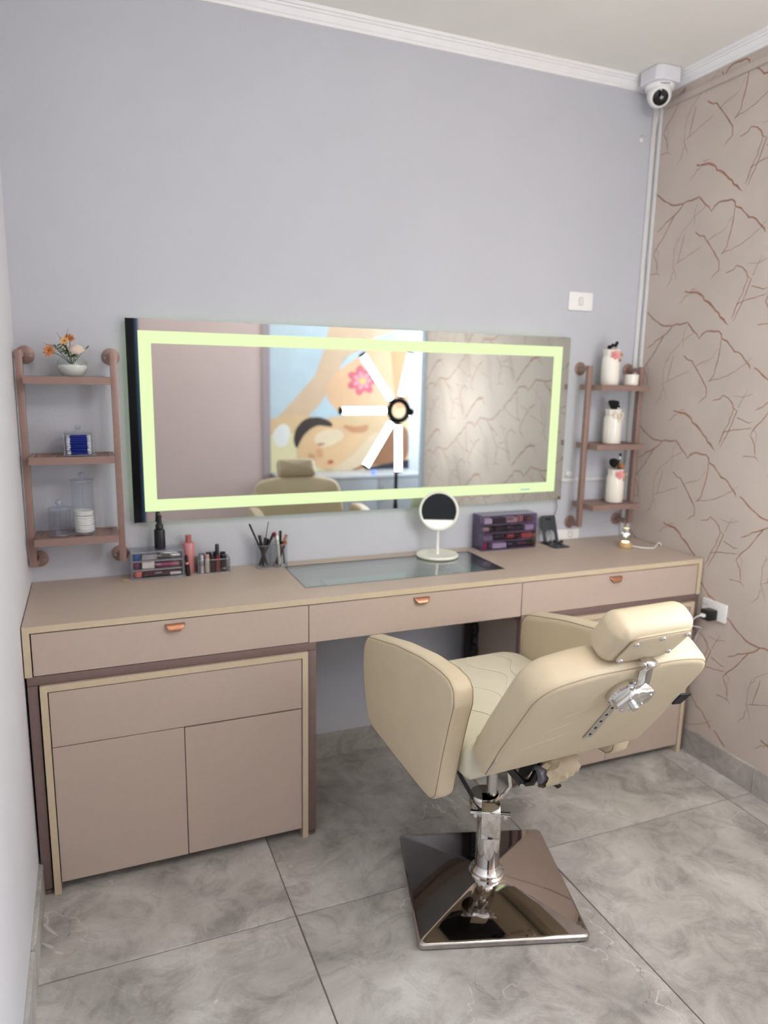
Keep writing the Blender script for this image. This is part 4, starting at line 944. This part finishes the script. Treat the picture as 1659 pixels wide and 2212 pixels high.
# violet organizer
vx0, vx1, vy0, vy1 = 1.600, 1.850, -.086, -.012
rh = organizer('violet_drawer_box', 'smoky violet four-drawer acrylic box of make-up beside the phone stand', vx0, vx1, vy0, vy1, .140, 4, M_violet, M_violet_e)
rnd = random.Random(11)
zz = [HD+.003+.0032+rh*k for k in range(4)]
pal = [('white', (226, 222, 216)), ('black', (26, 24, 26)), ('red', (186, 56, 50)), ('pinkish', (206, 130, 130)), ('beige', (206, 178, 150)), ('plumdark', (78, 44, 62))]
rowsp = [[(.008, .034, 'pot', 'magenta', (186, 60, 96)), (.052, .115, 'slab', 'white', (222, 220, 222)), (.122, .16, 'slab', 'black', (26, 24, 28)), (.168, .235, 'lying', 'plum', (86, 50, 66))],
         [(.008, .05, 'slab', 'grey', (150, 146, 152)), (.06, .11, 'lying', 'black', (24, 22, 24)), (.118, .175, 'lying', 'red', (190, 54, 46)), (.185, .235, 'slab', 'coral', (204, 96, 78))],
         [(.006, .055, 'lying', 'beige', (206, 180, 154)), (.062, .12, 'slab', 'black', (22, 21, 23)), (.126, .19, 'slab', 'charcoal', (44, 42, 46)), (.198, .238, 'slab', 'pearl', (206, 200, 204))],
         [(.010, .045, 'slab', 'ivory', (232, 228, 214)), (.055, .105, 'slab', 'black', (30, 28, 30)), (.112, .160, 'slab', 'sand', (208, 186, 158)), (.168, .196, 'pot', 'rose', (204, 132, 126)), (.206, .236, 'slab', 'brown', (120, 80, 66))]]
rn = ['lowest', 'second lowest', 'second highest', 'top']
for k, row in enumerate(rowsp):
    for a, b_, kind, cn, cc in row:
        lab = '%s %s in the %s drawer of the violet box' % (cn, {'pot': 'cream pot', 'slab': 'powder compact', 'lying': 'tube lying flat'}[kind], rn[k]); m_ = c_('v_'+cn, cc); x0 = vx0+.003+a; x1 = vx0+.003+b_
        if kind == 'pot': pot('cream_pot', lab, 'make-up', (x0+x1)/2, -.062, zz[k], (x1-x0)/2, .024, m_, m_)
        elif kind == 'slab': slab('powder_compact', lab, 'make-up', (x0, -.080, zz[k]), (x1, -.045, zz[k]+.020), m_, m_)
        else: lying('cosmetic_tube', lab, 'make-up', x0, x1, -.066, zz[k], .0095, m_, .4, c_('v_dark', (40, 36, 40)))
# gold tube beside it
t = thing('gold_bottle', 'small glossy gold bottle beside the violet drawer box', 'bottle', (1.868, -.040, HD)); M_gd = mat('gold_gloss', (176, 148, 60), .2, .8, var=.05, scale=40)
bm = B(); lathe(bm, [(0, .0003), (.0135, .0003), (.0145, .002), (.0145, .046), (.0135, .048), (0, .048)], n=24); obj('bottle_body', bm, M_gd, t)
bm = B(); lathe(bm, [(0, .0483), (.012, .0483), (.012, .066), (.011, .068), (0, .068)], n=24); obj('cap', bm, mat('dark_gold', (96, 78, 36), .3, .6), t)
# phone stand
t = thing('phone_stand', 'dark grey folding metal phone stand', 'stand', (1.948, -.072, HD)); M_gun = mat('gunmetal', (74, 80, 86), .38, .7, var=.05, scale=40)
bm = B(); prism(bm, rpoly([(-.036, -.065), (.036, -.065), (.036, .045), (-.036, .045)], .006, 3), .0003, .0035, lambda a, b_, q: Vector((a, b_, q))); obj('base_plate', bm, M_gun, t)
LA = math.radians(20)
def sp(a, b_, q): return Vector((a, .018+b_*math.sin(LA)-q*math.cos(LA), .010+b_*math.cos(LA)+q*math.sin(LA)))
pl = [(-.036, 0), (-.022, 0), (-.022, .035), (-.012, .047), (.012, .047), (.022, .035), (.022, 0), (.036, 0), (.036, .102), (.030, .108), (-.030, .108), (-.036, .102)]
bm = B(); prism(bm, pl, 0, .0035, sp); obj('cradle_plate', bm, M_gun, t, smooth=False)
for s_ in (-1, 1):
    bm = B(); bx(bm, (s_*.029-.008, -.014, .006), (s_*.029+.008, .018, .0095)); bx(bm, (s_*.029-.008, -.016, .006), (s_*.029+.008, -.0135, .020)); obj('front_lip', bm, M_gun, t)
    bm = B(); tube(bm, [(s_*.026, .030, .004), (s_*.026, .028, .012)], .004, 10); obj('hinge', bm, M_black, t)
bm = B(); prism(bm, rpoly([(-.014, .088), (.014, .088), (.014, .096), (-.014, .096)], .002, 2), .0036, .004, sp); obj('slot', bm, M_darkline, t)
# crystal globe lamp
t = thing('globe_night_light', 'small crystal ball night light on a wooden base', 'lamp', (2.205, -.205, HD)); M_wood = mat('pale_wood', (198, 166, 118), .5, var=.12, scale=70)
bm = B(); lathe(bm, [(0, .0003), (.0245, .0003), (.0255, .002), (.0255, .020), (.024, .022), (.014, .022), (0, .020)], n=32); obj('wooden_base', bm, M_wood, t)
bm = B(); lathe(bm, [(0, .0215), (.014, .0215), (.014, .0245), (0, .0245)], n=24); obj('light_disc', bm, mat('warm_led', (255, 244, 200), .5, emit=(255, 236, 170), es=3.), t)
bm = B(); ball(bm, (0, 0, .053), .029, 32, 20); gb = obj('crystal_ball', bm, clear('crystal', (246, 248, 246), .95, .0, .06), t)
bm = B(); rnd = random.Random(2)
for k in range(9): ball(bm, (.013*math.cos(k*1.1)*(k/9), .010*math.sin(k*1.7), .046+.0016*k), .0055-.0002*k, 8, 6)
obj('inner_engraving', bm, mat('engraving_white', (240, 244, 248), .6, emit=(230, 240, 255), es=.5), gb)
bm = B(); lathe(bm, [(0, .0785), (.0125, .0785), (.0115, .0815), (.006, .0825), (0, .083)], n=20); obj('top_cap', bm, mat('warm_cap', (250, 240, 196), .4, emit=(255, 240, 180), es=.35), t)
def cable(name, pts, r, m, label, parent=None):
    bm = B(); P = [Vector(p) for p in pts]; sm_ = []
    for i in range(len(P)-1):
        p0 = P[max(i-1, 0)]; p1 = P[i]; p2 = P[i+1]; p3 = P[min(i+2, len(P)-1)]
        for k in range(8):
            u = k/8; sm_.append(.5*((2*p1)+(p2-p0)*u+(2*p0-5*p1+4*p2-p3)*u*u+(3*p1-p0-3*p2+p3)*u**3))
    sm_.append(P[-1]); tube(bm, sm_, r, 8); o = obj(name, bm, m, parent); 
    if label: tag(o, label, 'cable')
    return o
cable('lamp_cable', [(2.231, -.214, HD+.006), (2.262, -.245, HD+.003), (2.300, -.262, HD+.003), (2.340, -.235, HD+.004), (2.366, -.222, HD+.012), (2.3735, -.226, HD+.002), (2.3742, -.228, .77)], .0022, M_white, 'white cable running from the crystal night light over the desk end')

# ================================================================== ON THE WALLS
def plate(name, label, lo, hi, m=M_white, rot=0):
    return thing(name, label, 'switch' if 'switch' in name else 'outlet', lo)
sw_ = thing('light_switch', 'white wall switch plate above the mirror end', 'switch', (2.0535, 0, 1.7825))
bm = B(); prism(bm, rpoly([(-.0575, -.036), (.0575, -.036), (.0575, .036), (-.0575, .036)], .005, 3), -.0085, -.0005, lambda a, b_, q: Vector((a, q, b_))); obj('cover_plate', bm, M_white, sw_, .002)
bm = B(); prism(bm, rpoly([(-.009, -.015), (.009, -.015), (.009, .015), (-.009, .015)], .007, 4), -.0105, -.0085, lambda a, b_, q: Vector((a, q, b_))); rk = obj('rocker', bm, mat('rocker_white', (226, 226, 226), .4), sw_, .0006, 1)
bm = B(); q = rpoly([(-.010, -.016), (.010, -.016), (.010, .016), (-.010, .016)], .008, 4); tube(bm, [(p.x, -.0087, p.y) for p in q+[q[0]]], .0006, 5, False); obj('rocker_gap', bm, mat('gap_grey', (120, 120, 122), .8), sw_)
o_ = thing('desk_outlet', 'white outlet plate low on the wall behind the phone stand', 'outlet', (2.065, 0, .824))
bm = B(); prism(bm, rpoly([(-.0575, -.021), (.0575, -.021), (.0575, .022), (-.0575, .022)], .004, 3), -.0085, -.0005, lambda a, b_, q: Vector((a, q, b_))); obj('cover_plate', bm, M_white, o_, .0015)
bm = B(); q = rpoly([(.004, -.014), (.022, -.014), (.022, .012), (.004, .012)], .007, 4); tube(bm, [(p.x, -.0087, p.y) for p in q+[q[0]]], .0008, 5, False); obj('socket', bm, mat('gap_grey', (120, 120, 122), .8), o_)
cable('mirror_cable', [(1.990, -.015, .978), (1.996, -.014, .945), (1.985, -.013, .905), (1.970, -.012, .875)], .0016, mat('cable_grey', (90, 88, 88), .6), 'thin grey mirror cable hanging to the outlet plate')
cable('outlet_cable', [(1.955, -.02, HD+.002), (1.972, -.014, HD+.03), (1.985, -.012, HD+.07)], .0014, M_white, 'thin white cable rising beside the outlet plate')
# right wall outlet with a charger
ro = thing('wall_outlet', 'white outlet plate on the papered wall beside the desk', 'outlet', (W, -.530, .617))
bm = B(); prism(bm, rpoly([(-.0575, -.036), (.0575, -.036), (.0575, .036), (-.0575, .036)], .005, 3), -.0085, -.0005, lambda a, b_, q: Vector((q, a, b_))); obj('cover_plate', bm, M_white, ro, .002)
for k in (.030, .040, .050): 
    bm = B(); bx(bm, (-.0092, k-.002, .006), (-.0084, k+.002, .020)); obj('switch_line', bm, mat('gap_lightgrey', (196, 196, 198), .6), ro)
tc_ = thing('phone_charger', 'black phone charger plugged into the papered wall', 'charger', (W-.009, -.531, .604))
bm = B(); bx(bm, (-.046, -.022, -.020), (-.0005, .022, .020)); obj('charger_body', bm, M_black, tc_, .005, 3)
bm = B(); bx(bm, (-.060, -.0085, -.006), (-.0465, .0085, .006)); obj('usb_plug', bm, M_white, tc_, .0015)
cable('charger_cable', [(W-.0695, -.531, .604), (W-.085, -.528, .602), (W-.098, -.520, .585), (W-.088, -.508, .560), (W-.045, -.500, .545), (W-.012, -.484, .53), (W-.005, -.462, .50), (W-.004, -.42, .38)], .0018, M_white, 'white charging cable looping down from the black charger')
# conduits
def conduit(label, lo, hi, m): return tag(box('cable_conduit', lo, hi, m, None, .0018, 2), label, 'conduit')
M_cond = mat('conduit_white', (214, 214, 216), .5, var=.03, scale=20)
conduit('white upright cable conduit on the grey-lilac wall beside the corner', (W-.037, -.011, .806), (W-.017, -.0006, ZC-.044), M_cond)
conduit('white upright cable conduit on the papered wall in the corner', (W-.012, -.024, .806), (W-.0006, -.003, ZC-.044), M_cond)
conduit('papered-over cable conduit running just below the cornice', (W-.011, YR+.01, 2.532), (W-.0009, -.026, 2.556), M_paper)
conduit('thin white cable conduit low behind the brush shelf', (2.005, -.010, 1.052), (W-.039, -.0006, 1.066), M_cond)
jb = thing('junction_knob', 'small round white cable knob behind the brush shelf', 'cable fitting', (2.052, 0, 1.083))
bm = B(); lathe(bm, [(0, .0005), (.0135, .0005), (.0145, .010), (.010, .016), (0, .017)], (0, 0, 0), 20, (0, -1, 0)); obj('cap', bm, M_cond, jb)
bm = B(); lathe(bm, [(0, .0172), (.004, .0172), (.003, .020), (0, .020)], (0, 0, 0), 12, (0, -1, 0)); obj('screw', bm, M_steel, jb)
# security camera
sc_ = thing('security_camera', 'white dome security camera on the ceiling in the corner', 'camera', (2.277, -.105, ZC))
bm = B(); mo_ = rpoly([(-.060, -.040), (-.040, -.060), (.040, -.060), (.060, -.040), (.060, .040), (.040, .060), (-.040, .060), (-.060, .040)], .012, 3); prism(bm, mo_, -.052, -.0008, lambda a, b_, q: Vector((a, b_, q))); mb_ = obj('junction_box', bm, mat('camera_box', (226, 226, 234), .45, var=.01), sc_, .004, 3)
bm = B(); lathe(bm, [(0, 0), (.052, 0), (.054, -.004), (.052, -.014), (.046, -.018), (0, -.018)], (0, 0, -.0525), 36); obj('collar', bm, M_white, sc_)
dv = (CAM-Vector((2.277, -.105, ZC-.09))); dv = Vector((dv.x*.55, dv.y*.75, -1.2)).normalized()
bm = B(); lathe(bm, [(0, -.042), (.030, -.040), (.044, -.012), (.044, .010), (.040, .028), (.034, .038), (.031, .040), (0, .040)], (0, 0, -.085), 36, dv); obj('eyeball', bm, M_white, sc_)
bm = B(); lathe(bm, [(0, .0402), (.0285, .0402), (.0285, .0415), (.026, .043), (0, .044)], (0, 0, -.085), 32, dv); obj('lens_window', bm, mat('lens_black', (4, 4, 6), .08, var=.05), sc_)
fc = bpy.data.curves.new('brand_text', 'FONT'); fc.body = 'intelbras'; fc.size = .0105; fc.align_x = 'CENTER'; fc.extrude = .0003
tm = bpy.data.objects.new('tmp', fc); me_ = bpy.data.meshes.new_from_object(tm); bpy.data.objects.remove(tm)
to = bpy.data.objects.new('brand_lettering', me_); me_.materials.append(mat('print_grey', (70, 70, 74), .6)); col.objects.link(to); to.parent = sc_
hdg = math.atan2(CAM.y+.105, CAM.x-2.277); n2 = Vector((math.cos(hdg+.35), math.sin(hdg+.35), 0)); to.location = n2*.0537+Vector((0, 0, -.0645)); to.rotation_euler = (PI/2, 0, hdg+.35+PI/2)
cable('camera_wire', [(2.300, -.085, ZC-.125), (2.308, -.07, 2.46), (2.318, -.045, 2.43), (2.312, -.018, 2.415), (2.300, -.012, 2.42)], .0014, mat('wire_ivory', (214, 208, 192), .6), 'thin ivory wire dangling under the dome camera')
hk_ = thing('wall_hook', 'small white cup hook holding the camera wire', 'hook', (2.298, 0, 2.418))
bm = B(); lathe(bm, [(0, .0004), (.008, .0004), (.008, .004), (0, .005)], (0, 0, 0), 16, (0, -1, 0)); obj('hook_base', bm, M_white, hk_)
bm = B(); tube(bm, [(0, -.004, 0), (0, -.012, 0), (0, -.016, .006), (-.004, -.014, .012), (-.012, -.012, .010)], .0014, 8); obj('hook_wire', bm, M_steel, hk_)

# ================================================================== ROOM BEHIND, SEEN IN THE MIRROR
# unseen globe lights, added to brighten the room and its ceiling
for lab, x, y, es_, cc in (('unseen opal globe added as a room light behind the chair', 1.20, -2.15, P_GLOBE, (255, 246, 236)), ('unseen opal globe added as a room light near the spa poster', 2.0, -2.85, P_GLOBE*.28, (255, 247, 238))):
    t = thing('added_globe_light', lab, 'light', (x, y, ZC))
    bm = B(); lathe(bm, [(0, -.0005), (.05, -.0005), (.05, -.018), (.012, -.024), (0, -.024)], n=24); obj('ceiling_rose', bm, M_white, t)
    bm = B(); tube(bm, [(0, 0, -.02), (0, 0, -.10)], .006, 10); obj('stem', bm, M_steel, t)
    bm = B(); lathe(bm, [(0, -.095), (.035, -.095), (.038, -.118), (0, -.118)], n=20); obj('gallery', bm, M_steel, t)
    bm = B(); ball(bm, (0, 0, -.235), .12, 28, 18); obj('opal_globe', bm, mat('opal_globe_%d' % int(es_), (250, 248, 242), .4, emit=cc, es=es_), t)
# tube lamp on a stand
LP = Vector((1.937, -1.60, 1.270))
t = thing('star_tube_lamp', 'black stand lamp with six white light tubes spread like a star', 'lamp', (LP.x, LP.y, 0))
bm = B(); lathe(bm, [(.050, -.012), (.072, -.012), (.076, 0), (.072, .012), (.050, .012), (.046, 0), (.050, -.012)], (0, 0, LP.z), 32, (0, 1, 0)); hub = obj('hub_ring', bm, M_black, t)
M_tube = mat('light_tube', (255, 255, 255), .5, emit=(250, 252, 255), es=P_TUBE)
for an, L in ((180, .31), (128, .34), (80, .275), (-6, .30), (269, .30), (236, .33)):
    a = math.radians(an); d = Vector((math.cos(a), .10, math.sin(a)))
    if an == -6: d = Vector((.38, -.92, -.06))
    d.normalize(); p0 = Vector((0, 0, LP.z))+Vector((math.cos(a), 0, math.sin(a)))*.078; p1 = p0+d*L
    bm = B(); tube(bm, [p0+d*.012, p1-d*.012], .0215, 14); tb = obj('light_tube', bm, M_tube, t)
    for q0, q1 in ((p0, p0+d*.0118), (p1-d*.0118, p1)):
        bm = B(); tube(bm, [q0, q1], .0222, 14); obj('end_cap', bm, M_black, tb)
bm = B(); tube(bm, [(0, -.02, .30), (0, -.02, LP.z-.05)], .011, 12); obj('pole', bm, M_black, t)
bm = B(); tube(bm, [(0, -.02, .02), (0, -.02, .70)], .014, 12); obj('lower_pole', bm, M_black, t)
bm = B(); tube(bm, [(0, -.02, LP.z-.06), (0, -.006, LP.z-.06), (0, 0, LP.z-.055)], .012, 10); obj('yoke', bm, M_black, t)
for k in range(3):
    a = 2*PI*k/3+.5; c = Vector((math.cos(a), math.sin(a), 0))
    bm = B(); tube(bm, [Vector((0, -.02, .36))+c*.012, Vector((0, -.02, .012))+c*.30], .008, 8); lg = obj('leg', bm, M_black, t)
    bm = B(); ball(bm, Vector((0, -.02, .0125))+c*.305, .012, 10, 8); obj('rubber_foot', bm, M_blackm, lg)
# poster
def pp(u, v): p = prefl(u, v, ZR); return (p.x, p.z)
pa, pb_ = pp(582, 1030), pp(882, 1030); px0, px1, pz0, pz1 = pa[0], pb_[0], pa[1], 2.35
po = thing('spa_poster', 'tall printed spa poster of resting bathers with a pink flower', 'poster', ((px0+px1)/2, ZR, pz0))
def pm(c): return mat('print_%d_%d_%d' % c, tuple(int(x*.9) for x in c), .45, var=.06, scale=4)
bm = B(); bx(bm, (px0, ZR+.0005, pz0), (px1, ZR+.006, pz1)); bmesh.ops.translate(bm, vec=-po.location, verts=bm.verts); obj('poster_sheet', bm, pm((196, 214, 224)), po)
lay = [0]
def shp(c, pts, smooth=True):
    lay[0] += 1; q = [Vector(pp(*p)) for p in pts]
    q = [Vector((min(max(p.x, px0+.001), px1-.001), min(max(p.y, pz0+.001), pz1-.001))) for p in q]
    if smooth: q = rpoly(q, .12, 4)
    bm = B(); y = ZR+.006+.00025*lay[0]
    vs = [bm.verts.new((p.x-po.location.x, y-po.location.y, p.y-po.location.z)) for p in q]; f = bm.faces.new(vs); bmesh.ops.triangulate(bm, faces=[f])
    obj('printed_shape', bm, pm(c), po, smooth=False)
shp((226, 194, 164), [(700, 520), (880, 520), (880, 705), (835, 722), (800, 735), (718, 735), (708, 700)])
shp((222, 190, 158), [(588, 912), (620, 880), (680, 812), (704, 745), (708, 700), (760, 690), (812, 705), (800, 748), (745, 772), (722, 822), (692, 872), (660, 905)])
shp((236, 190, 148), [(700, 852), (716, 812), (752, 786), (800, 752), (850, 735), (882, 740), (882, 910), (800, 900), (730, 892)])
shp((224, 160, 112), [(842, 745), (882, 735), (882, 905), (858, 905), (850, 830)])
for an in range(0, 360, 52):
    a = math.radians(an); c, s_ = math.cos(a), math.sin(a); shp((226, 108, 124), [(782, 822), (782+18*c-12*s_, 822+18*s_+12*c), (782+40*c, 822+40*s_), (782+18*c+12*s_, 822+18*s_-12*c)])
    shp((238, 168, 172), [(782+2*c, 822+2*s_), (782+12*c-7*s_, 822+12*s_+7*c), (782+24*c, 822+24*s_), (782+12*c+7*s_, 822+12*s_-7*c)])
shp((236, 210, 110), [(776, 818), (788, 816), (790, 828), (778, 830)])
shp((230, 196, 152), [(582, 905), (640, 895), (700, 905), (780, 890), (882, 880), (882, 1030), (582, 1030)], False)
shp((236, 226, 180), [(582, 940), (640, 935), (640, 990), (700, 1015), (720, 1030), (582, 1030)], False)
shp((240, 240, 236), [(584, 935), (612, 912), (628, 926), (620, 962), (600, 968)])
shp((150, 100, 66), [(820, 935), (882, 905), (882, 1000), (800, 1005), (740, 1024), (770, 990)])
shp((236, 208, 172), [(705, 1018), (760, 985), (800, 940), (840, 925), (820, 970), (790, 1000), (740, 1026)])
shp((238, 196, 148), [(646, 985), (652, 955), (675, 926), (710, 910), (752, 912), (785, 925), (772, 962), (748, 990), (726, 1008), (705, 1014), (672, 1004)])
shp((246, 220, 184), [(672, 945), (700, 928), (735, 926), (745, 945), (715, 962), (690, 968)])
shp((62, 48, 42), [(633, 950), (638, 928), (651, 910), (666, 902), (690, 901), (712, 909), (722, 922), (706, 921), (685, 918), (669, 927), (655, 941), (646, 958), (640, 972)])
shp((210, 150, 104), [(725, 914), (770, 922), (800, 915), (790, 935), (760, 935)])
shp((176, 124, 92), [(680, 961), (692, 956), (705, 958), (693, 963)]); shp((214, 160, 116), [(660, 984), (672, 978), (684, 986), (674, 991)])
shp((226, 172, 122), [(680, 972), (692, 966), (700, 984), (688, 992)]); shp((196, 104, 80), [(704, 997), (716, 992), (722, 998), (712, 1004)])
shp((34, 32, 44), [(766, 1030), (800, 1008), (882, 992), (882, 1030)], False)
# console below the poster
t = thing('grey_console', 'low grey console cabinet under the spa poster', 'cabinet', (px0+.02, ZR+.02, 0)); cw = px1-px0-.04; M_gy = mat('console_grey', (150, 150, 152), .5, var=.04, scale=20)
box('console_body', (0, 0, .05), (cw, .33, .645), M_gy, t, .003); box('console_top', (-.01, 0, .646), (cw+.01, .345, .67), mat('console_top', (176, 178, 180), .35, var=.05, scale=8), t, .003)
box('plinth', (.02, 0, 0), (cw-.02, .30, .05), M_blackm, t)
for k in range(3):
    a = .01+k*(cw-.02)/3; d_ = box('door', (a+.003, .3305, .06), (a+(cw-.02)/3-.003, .342, .64), M_gy, t, .002); box('handle', (a+.03, .3425, .46), (a+.042, .352, .58), M_steel, d_, .002)
bl = pp(808, 1028); bm = B(); lathe(bm, [(0, 0), (.018, 0), (.018, .022), (.010, .032), (0, .034)], n=20); o = obj('blue_light', bm, mat('blue_led', (90, 110, 255), .4, emit=(80, 100, 255), es=3.), loc=(prefl(808, 1022, ZR+.30).x, ZR+.30, .6705)); tag(o, 'small glowing blue lamp on the grey console', 'lamp')
